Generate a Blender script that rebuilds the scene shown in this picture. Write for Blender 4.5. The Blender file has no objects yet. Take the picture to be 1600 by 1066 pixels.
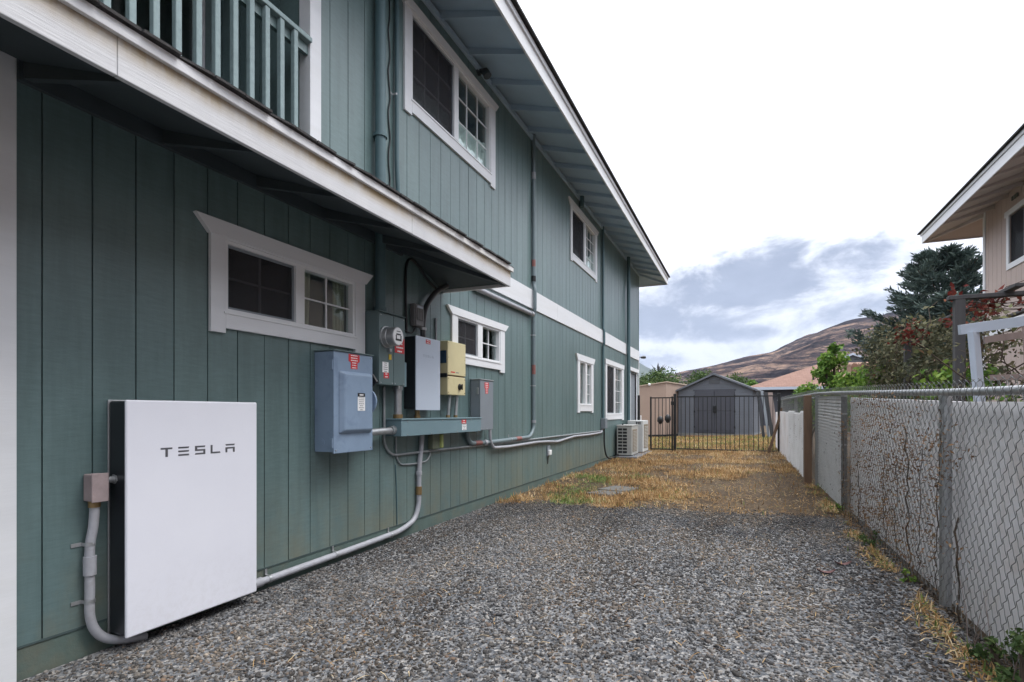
import bpy, bmesh, math, random
import numpy as np
from mathutils import Vector, Matrix, noise
R = math.radians
random.seed(7); rng = np.random.default_rng(7)
S = bpy.context.scene
COL = S.collection

# ------------------------------------------------------------------ camera
cam_d = bpy.data.cameras.new('camera'); cam = bpy.data.objects.new('camera', cam_d); COL.objects.link(cam)
cam.location = (0, 0, 1.15); cam.rotation_euler = (R(90), 0, math.atan(365/840))
cam_d.lens = 18.9; cam_d.sensor_width = 36; cam_d.shift_y = 0.07
cam_d.clip_start = 0.05; cam_d.clip_end = 20000
S.camera = cam
# ------------------------------------------------------------------ view
S.view_settings.view_transform = 'Standard'; S.view_settings.look = 'None'
S.view_settings.exposure = 0.68; S.view_settings.gamma = 1.0; S.view_settings.use_curve_mapping = False
# ------------------------------------------------------------------ sun + sky
SUN_DIR = Vector((0.62, 0.25, 1.15)).normalized()
sun_d = bpy.data.lights.new('sun', 'SUN'); sun = bpy.data.objects.new('sun', sun_d); COL.objects.link(sun)
sun_d.energy = 1.5; sun_d.angle = R(24); sun_d.color = (1.0, 0.985, 0.955)
sun.rotation_euler = SUN_DIR.to_track_quat('Z', 'Y').to_euler()

W = bpy.data.worlds.new('World'); S.world = W; W.use_nodes = True
def build_world():
    nt = W.node_tree; nt.nodes.clear(); N = nt.nodes.new; L = nt.links.new
    def math_(op, a, b=None, c=None, clamp=False):
        n = N('ShaderNodeMath'); n.operation = op; n.use_clamp = clamp
        for i, v in enumerate((a, b, c)):
            if v is None: continue
            if isinstance(v, (int, float)): n.inputs[i].default_value = v
            else: L(v, n.inputs[i])
        return n.outputs[0]
    sky = N('ShaderNodeTexSky'); sky.sky_type = 'NISHITA'; sky.sun_disc = False
    sky.sun_elevation = math.asin(SUN_DIR.z); sky.sun_rotation = math.atan2(SUN_DIR.x, SUN_DIR.y)
    bg1 = N('ShaderNodeBackground'); bg1.inputs['Strength'].default_value = 0.13; L(sky.outputs[0], bg1.inputs[0])
    tc = N('ShaderNodeTexCoord'); sp = N('ShaderNodeSeparateXYZ'); L(tc.outputs['Generated'], sp.inputs[0])
    az = math_('MULTIPLY', math_('ARCTAN2', sp.outputs[0], sp.outputs[1]), 180/math.pi)
    el = math_('MULTIPLY', math_('ARCSINE', sp.outputs[2]), 180/math.pi)
    # cloud texture space: azimuth and elevation, stretched sideways
    cb = N('ShaderNodeCombineXYZ'); L(math_('MULTIPLY', az, 0.11), cb.inputs[0]); L(math_('MULTIPLY', el, 0.21), cb.inputs[1])
    n1 = N('ShaderNodeTexNoise'); n1.inputs['Scale'].default_value = 1.1; n1.inputs['Detail'].default_value = 8; n1.inputs['Roughness'].default_value = 0.62
    n1.inputs['Distortion'].default_value = 0.35; L(cb.outputs[0], n1.inputs['Vector'])
    nz = math_('SUBTRACT', n1.outputs[0], 0.5)
    def blob(a0, e0, ra, re, tilt=0.0):
        da = math_('SUBTRACT', az, a0)
        de = math_('SUBTRACT', math_('SUBTRACT', el, e0), math_('MULTIPLY', da, tilt))
        q = math_('ADD', math_('POWER', math_('ABSOLUTE', math_('DIVIDE', da, ra)), 2.0), math_('POWER', math_('ABSOLUTE', math_('DIVIDE', de, re)), 2.0))
        return math_('SUBTRACT', 1.0, q)
    b = blob(0.8, 12.2, 11.0, 3.9, 0.10)
    b = math_('MAXIMUM', b, blob(3.5, 14.2, 3.2, 2.6))
    b = math_('MAXIMUM', b, blob(-9.0, 9.0, 10.0, 2.2, 0.02))
    b = math_('MAXIMUM', b, math_('MULTIPLY', blob(-3.0, 7.8, 9.0, 1.1, 0.0), 0.8))
    b = math_('MAXIMUM', b, math_('MULTIPLY', blob(-9.5, 5.6, 4.2, 1.5, 0.0), 0.8))
    b = math_('MAXIMUM', b, math_('MULTIPLY', blob(6.5, 8.6, 7.0, 1.6, 0.1), 0.6))
    # a loose low bank of the same clouds goes on all round the horizon
    low = math_('SUBTRACT', 1.0, math_('POWER', math_('ABSOLUTE', math_('DIVIDE', math_('SUBTRACT', el, 7.0), 6.5)), 2.0))
    b = math_('MAXIMUM', math_('MAXIMUM', b, -1.2), math_('SUBTRACT', math_('MULTIPLY', math_('MAXIMUM', low, 0.0), 0.7), 0.75))
    dark = math_('ADD', math_('MULTIPLY', b, 1.05), math_('MULTIPLY', nz, 4.2))
    mr = N('ShaderNodeMapRange'); mr.interpolation_type = 'SMOOTHSTEP'; L(dark, mr.inputs[0])
    mr.inputs[1].default_value = -0.22; mr.inputs[2].default_value = 0.88
    # bright high overcast above, thinner and a touch duller low down
    hr = N('ShaderNodeMapRange'); L(el, hr.inputs[0]); hr.inputs[1].default_value = 5; hr.inputs[2].default_value = 70
    ov = N('ShaderNodeMix'); ov.data_type = 'RGBA'; L(hr.outputs[0], ov.inputs[0])
    ov.inputs[6].default_value = (0.60, 0.62, 0.68, 1); ov.inputs[7].default_value = (2.28, 2.34, 2.48, 1)
    n2 = N('ShaderNodeTexNoise'); n2.inputs['Scale'].default_value = 2.6; n2.inputs['Detail'].default_value = 6; L(cb.outputs[0], n2.inputs['Vector'])
    tone = N('ShaderNodeMix'); tone.data_type = 'RGBA'; L(n2.outputs[0], tone.inputs[0])
    tone.inputs[6].default_value = (0.20, 0.23, 0.315, 1); tone.inputs[7].default_value = (0.33, 0.37, 0.465, 1)
    cl = N('ShaderNodeMix'); cl.data_type = 'RGBA'; L(mr.outputs[0], cl.inputs[0]); L(ov.outputs[2], cl.inputs[6]); L(tone.outputs[2], cl.inputs[7])
    bg2 = N('ShaderNodeBackground'); L(cl.outputs[2], bg2.inputs[0]); bg2.inputs['Strength'].default_value = 1.0
    mx = N('ShaderNodeMixShader'); mx.inputs[0].default_value = 0.92; L(bg1.outputs[0], mx.inputs[1]); L(bg2.outputs[0], mx.inputs[2])
    out = N('ShaderNodeOutputWorld'); L(mx.outputs[0], out.inputs[0])
build_world()

# ------------------------------------------------------------------ helpers
def tag(o, label=None, cat=None, group=None, kind=None):
    if label: o['label'] = label
    if cat: o['category'] = cat
    if group: o['group'] = group
    if kind: o['kind'] = kind
    return o
WLOC = {}
def thing(name, loc, label, cat, group=None):
    o = bpy.data.objects.new(name, None); COL.objects.link(o); o.location = loc; o.empty_display_size = 0.1
    WLOC[o.name] = Vector(loc); return tag(o, label, cat, group)
def link(name, me, parent=None, base=None):
    o = bpy.data.objects.new(name, me); COL.objects.link(o)
    if parent: o.parent = parent; WLOC[o.name] = WLOC[parent.name]
    else: WLOC[o.name] = Vector(base or (0, 0, 0)); o.location = WLOC[o.name]
    return o
def copy_part(o, off, parent=None, z=0):
    c = o.copy(); COL.objects.link(c); c.location = o.location + Vector(off)
    if parent: c.parent = parent
    WLOC[c.name] = WLOC[o.name] + Vector(off)
    for ch in o.children:
        d = ch.copy(); COL.objects.link(d); d.parent = c; WLOC[d.name] = WLOC[c.name]
    return c
class MB:
    def __init__(s): s.v = []; s.f = []; s.sm = []
    def add(s, vs, fs, smooth=False):
        k = len(s.v); s.v += [tuple(p) for p in vs]; s.f += [tuple(i+k for i in f) for f in fs]; s.sm += [smooth]*len(fs); return s
    def box(s, x0, x1, y0, y1, z0, z1, M=None):
        vs = [(x, y, z) for x in (x0, x1) for y in (y0, y1) for z in (z0, z1)]
        if M: vs = [M @ Vector(p) for p in vs]
        return s.add(vs, [(0,1,3,2),(4,6,7,5),(0,4,5,1),(2,3,7,6),(0,2,6,4),(1,5,7,3)])
    def bbox(s, x0, x1, y0, y1, z0, z1, b=.006, seg=2, M=None):
        bm = bmesh.new(); bmesh.ops.create_cube(bm, size=1)
        for v in bm.verts: v.co = Vector(((x0+x1)/2+v.co.x*(x1-x0), (y0+y1)/2+v.co.y*(y1-y0), (z0+z1)/2+v.co.z*(z1-z0)))
        bmesh.ops.bevel(bm, geom=bm.edges[:], offset=b, segments=seg, profile=.5, affect='EDGES')
        bm.verts.index_update()
        vs = [v.co.copy() for v in bm.verts]
        if M: vs = [M @ p for p in vs]
        s.add(vs, [[v.index for v in f.verts] for f in bm.faces], False); bm.free(); return s
    def prism(s, pts, axis, a0, a1):
        # polygon in the two other axes, extruded along axis
        n = len(pts)
        def P(p, a): return {0: (a, p[0], p[1]), 1: (p[0], a, p[1]), 2: (p[0], p[1], a)}[axis]
        vs = [P(p, a0) for p in pts] + [P(p, a1) for p in pts]
        fs = [tuple(range(n))[::-1], tuple(range(n, 2*n))] + [(i, (i+1) % n, n+(i+1) % n, n+i) for i in range(n)]
        return s.add(vs, fs)
    def hexa(s, a, b):   # two quads a (bottom) and b (top)
        return s.add(list(a)+list(b), [(3,2,1,0),(4,5,6,7),(0,1,5,4),(1,2,6,5),(2,3,7,6),(3,0,4,7)])
    def tube(s, pts, r, n=8, cap=True, smooth=True):
        pts = [Vector(p) for p in pts]; rr = r if isinstance(r, (list, tuple)) else [r]*len(pts)
        k = len(pts); up = None; vs = []
        for i, p in enumerate(pts):
            t = (pts[min(i+1, k-1)]-pts[max(i-1, 0)]).normalized()
            if up is None: up = t.orthogonal().normalized()
            up = (up - t*up.dot(t)).normalized(); w = t.cross(up)
            for j in range(n):
                a = 2*math.pi*j/n; vs.append(p + (up*math.cos(a)+w*math.sin(a))*rr[i])
        fs = [(i*n+j, i*n+(j+1) % n, (i+1)*n+(j+1) % n, (i+1)*n+j) for i in range(k-1) for j in range(n)]
        s.add(vs, fs, smooth)
        if cap: s.add(vs[:n], [tuple(range(n))[::-1]]); s.add(vs[-n:], [tuple(range(n))])
        return s
    def lathe(s, c, axis, prof, n=24):   # prof = [(offset along axis, radius)]
        ax = {0: Vector((1,0,0)), 1: Vector((0,1,0)), 2: Vector((0,0,1))}[axis]
        c = Vector(c)
        return s.tube_prof([c+ax*a for a, r in prof], [max(r, 1e-4) for a, r in prof], ax, n)
    def tube_prof(s, cs, rs, ax, n):
        u = ax.orthogonal().normalized(); w = ax.cross(u); vs = []
        for c, r in zip(cs, rs):
            for j in range(n):
                a = 2*math.pi*j/n; vs.append(c+(u*math.cos(a)+w*math.sin(a))*r)
        k = len(cs)
        fs = [(i*n+j, i*n+(j+1) % n, (i+1)*n+(j+1) % n, (i+1)*n+j) for i in range(k-1) for j in range(n)]
        s.add(vs, fs, False)
        s.add(vs[:n], [tuple(range(n))[::-1]]); s.add(vs[-n:], [tuple(range(n))]); return s
    def build(s, name, mat, parent=None, base=None):
        me = bpy.data.meshes.new(name)
        if parent is None and base is None:
            a = np.array([tuple(p) for p in s.v]); base = ((a[:,0].min()+a[:,0].max())/2, (a[:,1].min()+a[:,1].max())/2, a[:,2].min())
        o = WLOC[parent.name] if parent else Vector(base)
        me.from_pydata([(p[0]-o.x, p[1]-o.y, p[2]-o.z) for p in s.v], [], s.f)
        me.polygons.foreach_set('use_smooth', s.sm); me.materials.append(mat); me.update()
        bm = bmesh.new(); bm.from_mesh(me); bmesh.ops.recalc_face_normals(bm, faces=bm.faces[:]); bm.to_mesh(me); bm.free()
        return link(name, me, parent, base)
def smooth_path(pts, n=6):
    pts = [Vector(p) for p in pts]; out = []
    for i in range(len(pts)-1):
        p0 = pts[max(i-1, 0)]; p1 = pts[i]; p2 = pts[i+1]; p3 = pts[min(i+2, len(pts)-1)]
        for j in range(n):
            t = j/n; out.append(.5*((2*p1)+(p2-p0)*t+(2*p0-5*p1+4*p2-p3)*t*t+(3*p1-p0-3*p2+p3)*t**3))
    out.append(pts[-1]); return out
def bend_path(pts, rad=.06, n=5):
    # straight runs with rounded corners
    pts = [Vector(p) for p in pts]; out = [pts[0]]
    for i in range(1, len(pts)-1):
        a = pts[i-1]-pts[i]; b = pts[i+1]-pts[i]; r = min(rad, a.length*.48, b.length*.48)
        pa = pts[i]+a.normalized()*r; pb = pts[i]+b.normalized()*r
        for j in range(n+1):
            t = j/n; out.append(pa*(1-t)**2+pts[i]*2*t*(1-t)+pb*t*t)
    out.append(pts[-1]); return out
def np_mesh(name, v, f, mat, parent=None, base=(0,0,0), tint=None, smooth=False):
    """v (n,3) float, f (m,k) int, tint (n,) float point attribute"""
    v = np.asarray(v, dtype=np.float32) - np.array(base, dtype=np.float32); f = np.asarray(f, dtype=np.int32); k = f.shape[1]
    me = bpy.data.meshes.new(name); me.vertices.add(len(v)); me.vertices.foreach_set('co', v.ravel())
    me.loops.add(f.size); me.loops.foreach_set('vertex_index', f.ravel())
    me.polygons.add(len(f)); me.polygons.foreach_set('loop_start', np.arange(0, f.size, k, dtype=np.int32))
    me.polygons.foreach_set('loop_total', np.full(len(f), k, dtype=np.int32))
    if tint is not None:
        a = me.attributes.new('tint', 'FLOAT', 'POINT'); a.data.foreach_set('value', np.asarray(tint, dtype=np.float32))
    me.materials.append(mat); me.update(calc_edges=True)
    if smooth: me.polygons.foreach_set('use_smooth', [True]*len(f))
    return link(name, me, parent, None if parent else base)

# ------------------------------------------------------------------ materials
def new_mat(name):
    m = bpy.data.materials.new(name); m.use_nodes = True; nt = m.node_tree; nt.nodes.clear()
    b = nt.nodes.new('ShaderNodeBsdfPrincipled'); o = nt.nodes.new('ShaderNodeOutputMaterial'); nt.links.new(b.outputs[0], o.inputs[0])
    return m, nt, b
def noise_node(nt, scale, detail=5, rough=.55, stretch=(1,1,1), coord='pos', dist=0):
    if coord == 'pos': src = nt.nodes.new('ShaderNodeNewGeometry').outputs['Position']
    else: src = nt.nodes.new('ShaderNodeTexCoord').outputs['Object']
    mp = nt.nodes.new('ShaderNodeMapping'); mp.inputs['Scale'].default_value = stretch; nt.links.new(src, mp.inputs[0])
    n = nt.nodes.new('ShaderNodeTexNoise'); n.inputs['Scale'].default_value = scale; n.inputs['Detail'].default_value = detail
    n.inputs['Roughness'].default_value = rough; n.inputs['Distortion'].default_value = dist
    nt.links.new(mp.outputs[0], n.inputs['Vector']); return n.outputs[0]
def ramp(nt, src, stops):
    r = nt.nodes.new('ShaderNodeValToRGB'); e = r.color_ramp.elements
    while len(e) < len(stops): e.new(.5)
    for i, (p, c) in enumerate(stops): e[i].position = p; e[i].color = (*c, 1) if len(c) == 3 else c
    nt.links.new(src, r.inputs[0]); return r.outputs[0]
def mixc(nt, fac, a, b, mode='MIX'):
    m = nt.nodes.new('ShaderNodeMix'); m.data_type = 'RGBA'; m.blend_type = mode
    for i, v in ((0, fac), (6, a), (7, b)):
        if isinstance(v, (int, float)): m.inputs[i].default_value = v
        elif isinstance(v, tuple): m.inputs[i].default_value = (*v, 1) if len(v) == 3 else v
        else: nt.links.new(v, m.inputs[i])
    return m.outputs[2]
def bump(nt, b, src, strength=.3, dist=.01):
    n = nt.nodes.new('ShaderNodeBump'); n.inputs['Strength'].default_value = strength; n.inputs['Distance'].default_value = dist
    nt.links.new(src, n.inputs['Height']); nt.links.new(n.outputs[0], b.inputs['Normal'])
def sc(c, k): return tuple(min(1, x*k) for x in c)
def plain(name, c, rough=.6, var=.12, scale=9, metal=0, spec=.5, bmp=0, bscale=60, stretch=(1,1,1), dirt=None, dirt_amt=.5, dscale=3.0):
    m, nt, b = new_mat(name)
    n = noise_node(nt, scale, 6, .6, stretch)
    col = ramp(nt, n, [(.25, sc(c, 1-var)), (.75, sc(c, 1+var))])
    if dirt:
        d = noise_node(nt, dscale, 8, .65, stretch, dist=.4)
        f = ramp(nt, d, [(.52, (0,0,0)), (.78, (dirt_amt,)*3)])
        col = mixc(nt, f, col, dirt)
    nt.links.new(col, b.inputs['Base Color'])
    b.inputs['Roughness'].default_value = rough; b.inputs['Metallic'].default_value = metal; b.inputs['Specular IOR Level'].default_value = spec
    if bmp: bump(nt, b, noise_node(nt, bscale, 4, .6, stretch), bmp, .004)
    return m
SID = (.118, .178, .178)
def siding_mat():
    m, nt, b = new_mat('painted_siding')
    n = noise_node(nt, 1.1, 5, .6)
    col = ramp(nt, n, [(.3, sc(SID, .88)), (.7, sc(SID, 1.1))])
    fine = noise_node(nt, 26, 6, .7, (1, .35, 2.2))
    col = mixc(nt, .5, col, ramp(nt, fine, [(.3, sc(SID, .78)), (.7, sc(SID, 1.2))]))
    sy = nt.nodes.new('ShaderNodeSeparateXYZ'); nt.links.new(nt.nodes.new('ShaderNodeNewGeometry').outputs['Position'], sy.inputs[0])
    fl_ = nt.nodes.new('ShaderNodeMath'); fl_.operation = 'MULTIPLY_ADD'; nt.links.new(sy.outputs[1], fl_.inputs[0]); fl_.inputs[1].default_value = 1/1.2246; fl_.inputs[2].default_value = .37
    f2_ = nt.nodes.new('ShaderNodeMath'); f2_.operation = 'FLOOR'; nt.links.new(fl_.outputs[0], f2_.inputs[0])
    wn = nt.nodes.new('ShaderNodeTexWhiteNoise'); wn.noise_dimensions = '1D'; nt.links.new(f2_.outputs[0], wn.inputs['W'])
    col = mixc(nt, 1.0, col, ramp(nt, wn.outputs[0], [(0, (.90, .91, .92)), (1, (1.07, 1.06, 1.05))]), 'MULTIPLY')      # each sheet of plywood its own shade
    st = noise_node(nt, 7, 5, .7, (1, 1, .10)); col = mixc(nt, .55, col, mixc(nt, 1.0, col, ramp(nt, st, [(.40, (.74, .76, .76)), (.56, (1.03, 1.03, 1.03))]), 'MULTIPLY'))
    # splash dirt near the ground, broken up by noise
    sp = nt.nodes.new('ShaderNodeSeparateXYZ'); nt.links.new(nt.nodes.new('ShaderNodeNewGeometry').outputs['Position'], sp.inputs[0])
    mr = nt.nodes.new('ShaderNodeMapRange'); nt.links.new(sp.outputs[2], mr.inputs[0]); mr.inputs[1].default_value = .75; mr.inputs[2].default_value = .05
    d = noise_node(nt, 1.7, 7, .7, (1, 1, .8)); mu = nt.nodes.new('ShaderNodeMath'); mu.operation = 'MULTIPLY'
    nt.links.new(mr.outputs[0], mu.inputs[0]); nt.links.new(ramp(nt, d, [(.38, (0,0,0)), (.64, (.62,.62,.62))]), mu.inputs[1])
    col = mixc(nt, mu.outputs[0], col, (.20, .175, .105))
    nt.links.new(col, b.inputs['Base Color']); b.inputs['Roughness'].default_value = .36; b.inputs['Specular IOR Level'].default_value = .62
    bump(nt, b, noise_node(nt, 48, 5, .65, (1, .3, 1.6)), .30, .003); return m
M = {}
M['siding'] = siding_mat()
M['groove'] = plain('groove_paint', sc(SID, .45), .8)
M['soffit'] = plain('shade_darkened_soffit', (.045, .06, .068), .7, .1, 4, bmp=.1)  # porch shade put into the colour: darkened to cut bounce under the pent roof
M['eave'] = plain('bounce_lightened_eave', (.36, .475, .57), .6, .08, 3, bmp=.1)  # lightened in the colour to stand in for bounce from the ground
M['pipe_grey'] = plain('grey_green_painted_conduit', (.16, .205, .22), .45, .1, 10)
M['white'] = plain('white_trim_paint', (.70, .71, .73), .5, .05, 6, bmp=.18, bscale=70, stretch=(1, .15, 1.6), dirt=(.50, .47, .41), dirt_amt=.22)
M['fascia'] = plain('weathered_white_fascia', (.68, .68, .69), .6, .07, 5, bmp=.45, bscale=60, stretch=(1, .10, 1.8), dirt=(.42, .33, .19), dirt_amt=.5, dscale=2.2)
M['vinyl'] = plain('white_vinyl', (.74, .75, .76), .35, .03, 6)
def porch_fascia_mat():
    m, nt, b = new_mat('stained_white_fascia')
    grain = noise_node(nt, 60, 5, .65, (1, .10, 1.8)); c = ramp(nt, noise_node(nt, 4, 6, .6), [(.3, (.53, .53, .545)), (.7, (.61, .61, .62))])
    sp = nt.nodes.new('ShaderNodeSeparateXYZ'); nt.links.new(nt.nodes.new('ShaderNodeNewGeometry').outputs['Position'], sp.inputs[0])
    mr = nt.nodes.new('ShaderNodeMapRange'); nt.links.new(sp.outputs[2], mr.inputs[0]); mr.inputs[1].default_value = 2.455; mr.inputs[2].default_value = 2.545; mr.interpolation_type = 'SMOOTHSTEP'
    mu = nt.nodes.new('ShaderNodeMath'); mu.operation = 'MULTIPLY'; nt.links.new(mr.outputs[0], mu.inputs[0])
    nt.links.new(ramp(nt, noise_node(nt, 3.2, 7, .68, (1, 1, .3)), [(.34, (.25, .25, .25)), (.6, (1, 1, 1))]), mu.inputs[1])
    c = mixc(nt, mu.outputs[0], c, (.36, .27, .15)); nt.links.new(c, b.inputs['Base Color']); b.inputs['Roughness'].default_value = .55; bump(nt, b, grain, .5, .004); return m
M['pfascia'] = porch_fascia_mat()
M['shingle'] = plain('asphalt_shingle', (.045, .042, .042), .95, .4, 40, bmp=.8, bscale=200)
M['concrete'] = plain('concrete', (.20, .20, .185), .9, .2, 7, bmp=.4, bscale=90, dirt=(.14, .11, .07))
M['foundation'] = plain('painted_foundation', (.085, .125, .112), .85, .18, 5, bmp=.5, bscale=50, dirt=(.16, .13, .085), dirt_amt=.6)
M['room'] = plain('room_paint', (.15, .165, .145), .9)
M['drape'] = plain('olive_beige_drape', (.30, .29, .20), .9, .08)
M['curtain'] = plain('white_curtain', (.80, .82, .80), .9, .04)
M['pale_rail'] = plain('pale_rail_paint', (.24, .32, .325), .6, .12, 30, dirt=(.14, .20, .20), dirt_amt=.5, dscale=14)
M['bluebox'] = plain('blue_grey_enamel', (.215, .29, .395), .36, .08, 5, dirt=(.12, .17, .26), dirt_amt=.8, dscale=8)
M['greengrey'] = plain('grey_green_enamel', (.105, .152, .155), .45, .07, 5, bmp=.05)
M['trough'] = plain('grey_blue_enamel', (.155, .235, .265), .42, .06, 5)
M['greybox'] = plain('mid_grey_enamel', (.20, .225, .25), .45, .06, 5)
M['black'] = plain('black_plastic', (.012, .013, .015), .4, .1, 5)
M['satin_black'] = plain('black_satin_metal', (.016, .018, .022), .28, .1, 5)
M['batt_white'] = plain('white_gloss_panel', (.73, .735, .80), .22, .02, 3)
def batt_mat():
    m, nt, b = new_mat('white_gloss_panel_dusty'); c = ramp(nt, noise_node(nt, 2.2, 5, .6), [(.3, (.715, .72, .785)), (.7, (.75, .755, .815))])
    sp = nt.nodes.new('ShaderNodeSeparateXYZ'); nt.links.new(nt.nodes.new('ShaderNodeNewGeometry').outputs['Position'], sp.inputs[0])
    mr = nt.nodes.new('ShaderNodeMapRange'); nt.links.new(sp.outputs[2], mr.inputs[0]); mr.inputs[1].default_value = .42; mr.inputs[2].default_value = .03
    mu = nt.nodes.new('ShaderNodeMath'); mu.operation = 'MULTIPLY'; nt.links.new(mr.outputs[0], mu.inputs[0])
    nt.links.new(ramp(nt, noise_node(nt, 26, 7, .75), [(.45, (0, 0, 0)), (.75, (.22, .22, .22))]), mu.inputs[1])
    nt.links.new(mixc(nt, mu.outputs[0], c, (.36, .33, .30)), b.inputs['Base Color']); b.inputs['Roughness'].default_value = .17; b.inputs['Specular IOR Level'].default_value = .6; return m
M['batt_white'] = batt_mat()
M['gate_white'] = plain('pale_blue_white_panel', (.50, .56, .65), .3, .02, 3)
M['cream'] = plain('cream_enamel', (.60, .53, .31), .45, .05, 6, dirt=(.40, .30, .13), dirt_amt=.3, dscale=8)
M['screen_blue'] = plain('dark_display', (.03, .06, .10), .15, .1)
M['metal'] = plain('galvanised_steel', (.42, .43, .44), .45, .16, 20, metal=.75)
M['wire'] = plain('aged_galvanised_wire', (.20, .205, .20), .55, .3, 14, metal=.25)
M['dark_conduit'] = plain('dark_flexible_conduit', (.05, .052, .055), .35, .2, 10)
M['metal_dark'] = plain('dull_zinc_pipe', (.28, .30, .31), .5, .18, 16, metal=.3)
M['pvc'] = plain('grey_plastic_conduit', (.34, .345, .375), .5, .10, 16, dirt=(.22, .19, .16), dirt_amt=.4, dscale=12)
M['pipe_paint'] = plain('painted_pipe', (.075, .135, .15), .5, .1, 8)
M['brass'] = plain('tarnished_brass', (.28, .19, .09), .45, .2, 20, metal=.6)
M['red_faded'] = plain('faded_red_tape', (.26, .10, .09), .6, .2, 20)
M['red'] = plain('red_label', (.55, .025, .03), .5, .05)
M['ink_white'] = plain('label_white', (.78, .78, .78), .5, .03)
M['ink_grey'] = plain('lettering_grey', (.085, .085, .095), .4, .05)
M['ink_pale'] = plain('lettering_pale', (.36, .42, .50), .4, .03)
M['yellow'] = plain('yellow_tag', (.60, .42, .04), .5)
M['tel'] = plain('weathered_grey_plastic', (.19, .19, .195), .6, .12, 14)
M['pinkbox'] = plain('rust_grey_box', (.30, .24, .24), .6, .2, 18, dirt=(.20, .10, .09), dirt_amt=.6, dscale=9)
M['lens'] = plain('yellow_green_lens', (.34, .38, .14), .25, .1)
M['olive'] = plain('olive_box', (.14, .16, .11), .6, .1)
M['ac'] = plain('beige_enamel', (.42, .42, .40), .5, .06, 6, dirt=(.24, .20, .15), dirt_amt=.35, dscale=5)
M['ac_grille'] = plain('tan_grille', (.24, .20, .145), .6, .15, 20)
M['ac2'] = plain('off_white_enamel', (.58, .59, .58), .45, .05)
M['pad'] = plain('pad_concrete', (.15, .16, .18), .9, .15, 8, bmp=.3)
M['iron'] = plain('black_iron', (.012, .012, .013), .5, .2, 20)
M['shed_wall'] = plain('grey_resin_siding', (.125, .137, .16), .6, .06, 4)
M['shed_door'] = plain('charcoal_resin', (.06, .064, .08), .6, .06, 4)
M['shed_roof'] = plain('grey_resin_roof', (.085, .09, .10), .7, .1, 4)
M['tan_wall'] = plain('tan_plaster', (.34, .25, .20), .85, .06, 3, bmp=.2)
M['tan_light'] = plain('pale_tan_plaster', (.46, .36, .28), .85, .06, 3, bmp=.2)
M['peach'] = plain('peach_painted_siding', (.47, .375, .335), .7, .05, 3, bmp=.12)
M['peach_soffit'] = plain('peach_soffit', (.54, .485, .47), .75, .06, 4)
M['wood_dark'] = plain('dark_weathered_wood', (.07, .068, .07), .85, .25, 12, stretch=(1, 1, .15), bmp=.5)
M['wood_brown'] = plain('brown_wood', (.13, .08, .05), .85, .3, 12, stretch=(1, 1, .15), bmp=.5)
M['wood_pale'] = plain('pale_pink_wood', (.27, .21, .19), .85, .2, 14, stretch=(1, 1, .2), bmp=.4)
M['panel'] = plain('whitewashed_panel', (.80, .785, .80), .75, .06, 3, bmp=.2, bscale=30, dirt=(.46, .34, .25), dirt_amt=.6, dscale=1.9)
M['clap'] = plain('whitewashed_rolled_sheet', (.74, .735, .74), .75, .08, 4, bmp=.3, bscale=40, dirt=(.20, .15, .11), dirt_amt=.55, dscale=3)
M['hole'] = plain('rust_hole', (.014, .011, .010), .95)
M['paver'] = plain('paver_stone', (.13, .125, .115), .95, .25, 18, bmp=.6)
M['bark'] = plain('bark', (.075, .055, .04), .95, .3, 14, bmp=.6)
M['tile'] = plain('orange_brown_tile', (.25, .145, .10), .85, .25, 8)
def glass_mat():
    m = bpy.data.materials.new('window_glass'); m.use_nodes = True; nt = m.node_tree; nt.nodes.clear()
    t = nt.nodes.new('ShaderNodeBsdfTransparent'); t.inputs[0].default_value = (.88, .935, .925, 1)
    g = nt.nodes.new('ShaderNodeBsdfGlossy'); g.inputs['Roughness'].default_value = .02; g.inputs[0].default_value = (.9, .95, .95, 1)
    f = nt.nodes.new('ShaderNodeFresnel'); ge = nt.nodes.new('ShaderNodeNewGeometry'); mr_ = nt.nodes.new('ShaderNodeMapRange')
    mr_.inputs[3].default_value = 1.75; mr_.inputs[4].default_value = 1/1.75; nt.links.new(ge.outputs['Backfacing'], mr_.inputs[0]); nt.links.new(mr_.outputs[0], f.inputs[0])
    mx = nt.nodes.new('ShaderNodeMixShader'); o = nt.nodes.new('ShaderNodeOutputMaterial')
    bp = nt.nodes.new('ShaderNodeBump'); bp.inputs['Strength'].default_value = .12; bp.inputs['Distance'].default_value = .02
    nt.links.new(noise_node(nt, 3.5, 2), bp.inputs['Height']); nt.links.new(bp.outputs[0], g.inputs['Normal'])
    nt.links.new(f.outputs[0], mx.inputs[0]); nt.links.new(t.outputs[0], mx.inputs[1]); nt.links.new(g.outputs[0], mx.inputs[2]); nt.links.new(mx.outputs[0], o.inputs[0]); return m
M['glass'] = glass_mat()
def screen_mat():
    m = bpy.data.materials.new('insect_screen'); m.use_nodes = True; nt = m.node_tree; nt.nodes.clear()
    t = nt.nodes.new('ShaderNodeBsdfTransparent'); d = nt.nodes.new('ShaderNodeBsdfDiffuse'); d.inputs[0].default_value = (.055, .055, .06, 1)
    mx = nt.nodes.new('ShaderNodeMixShader'); mx.inputs[0].default_value = .55; o = nt.nodes.new('ShaderNodeOutputMaterial')
    nt.links.new(t.outputs[0], mx.inputs[1]); nt.links.new(d.outputs[0], mx.inputs[2]); nt.links.new(mx.outputs[0], o.inputs[0]); return m
M['screen'] = screen_mat()
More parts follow.
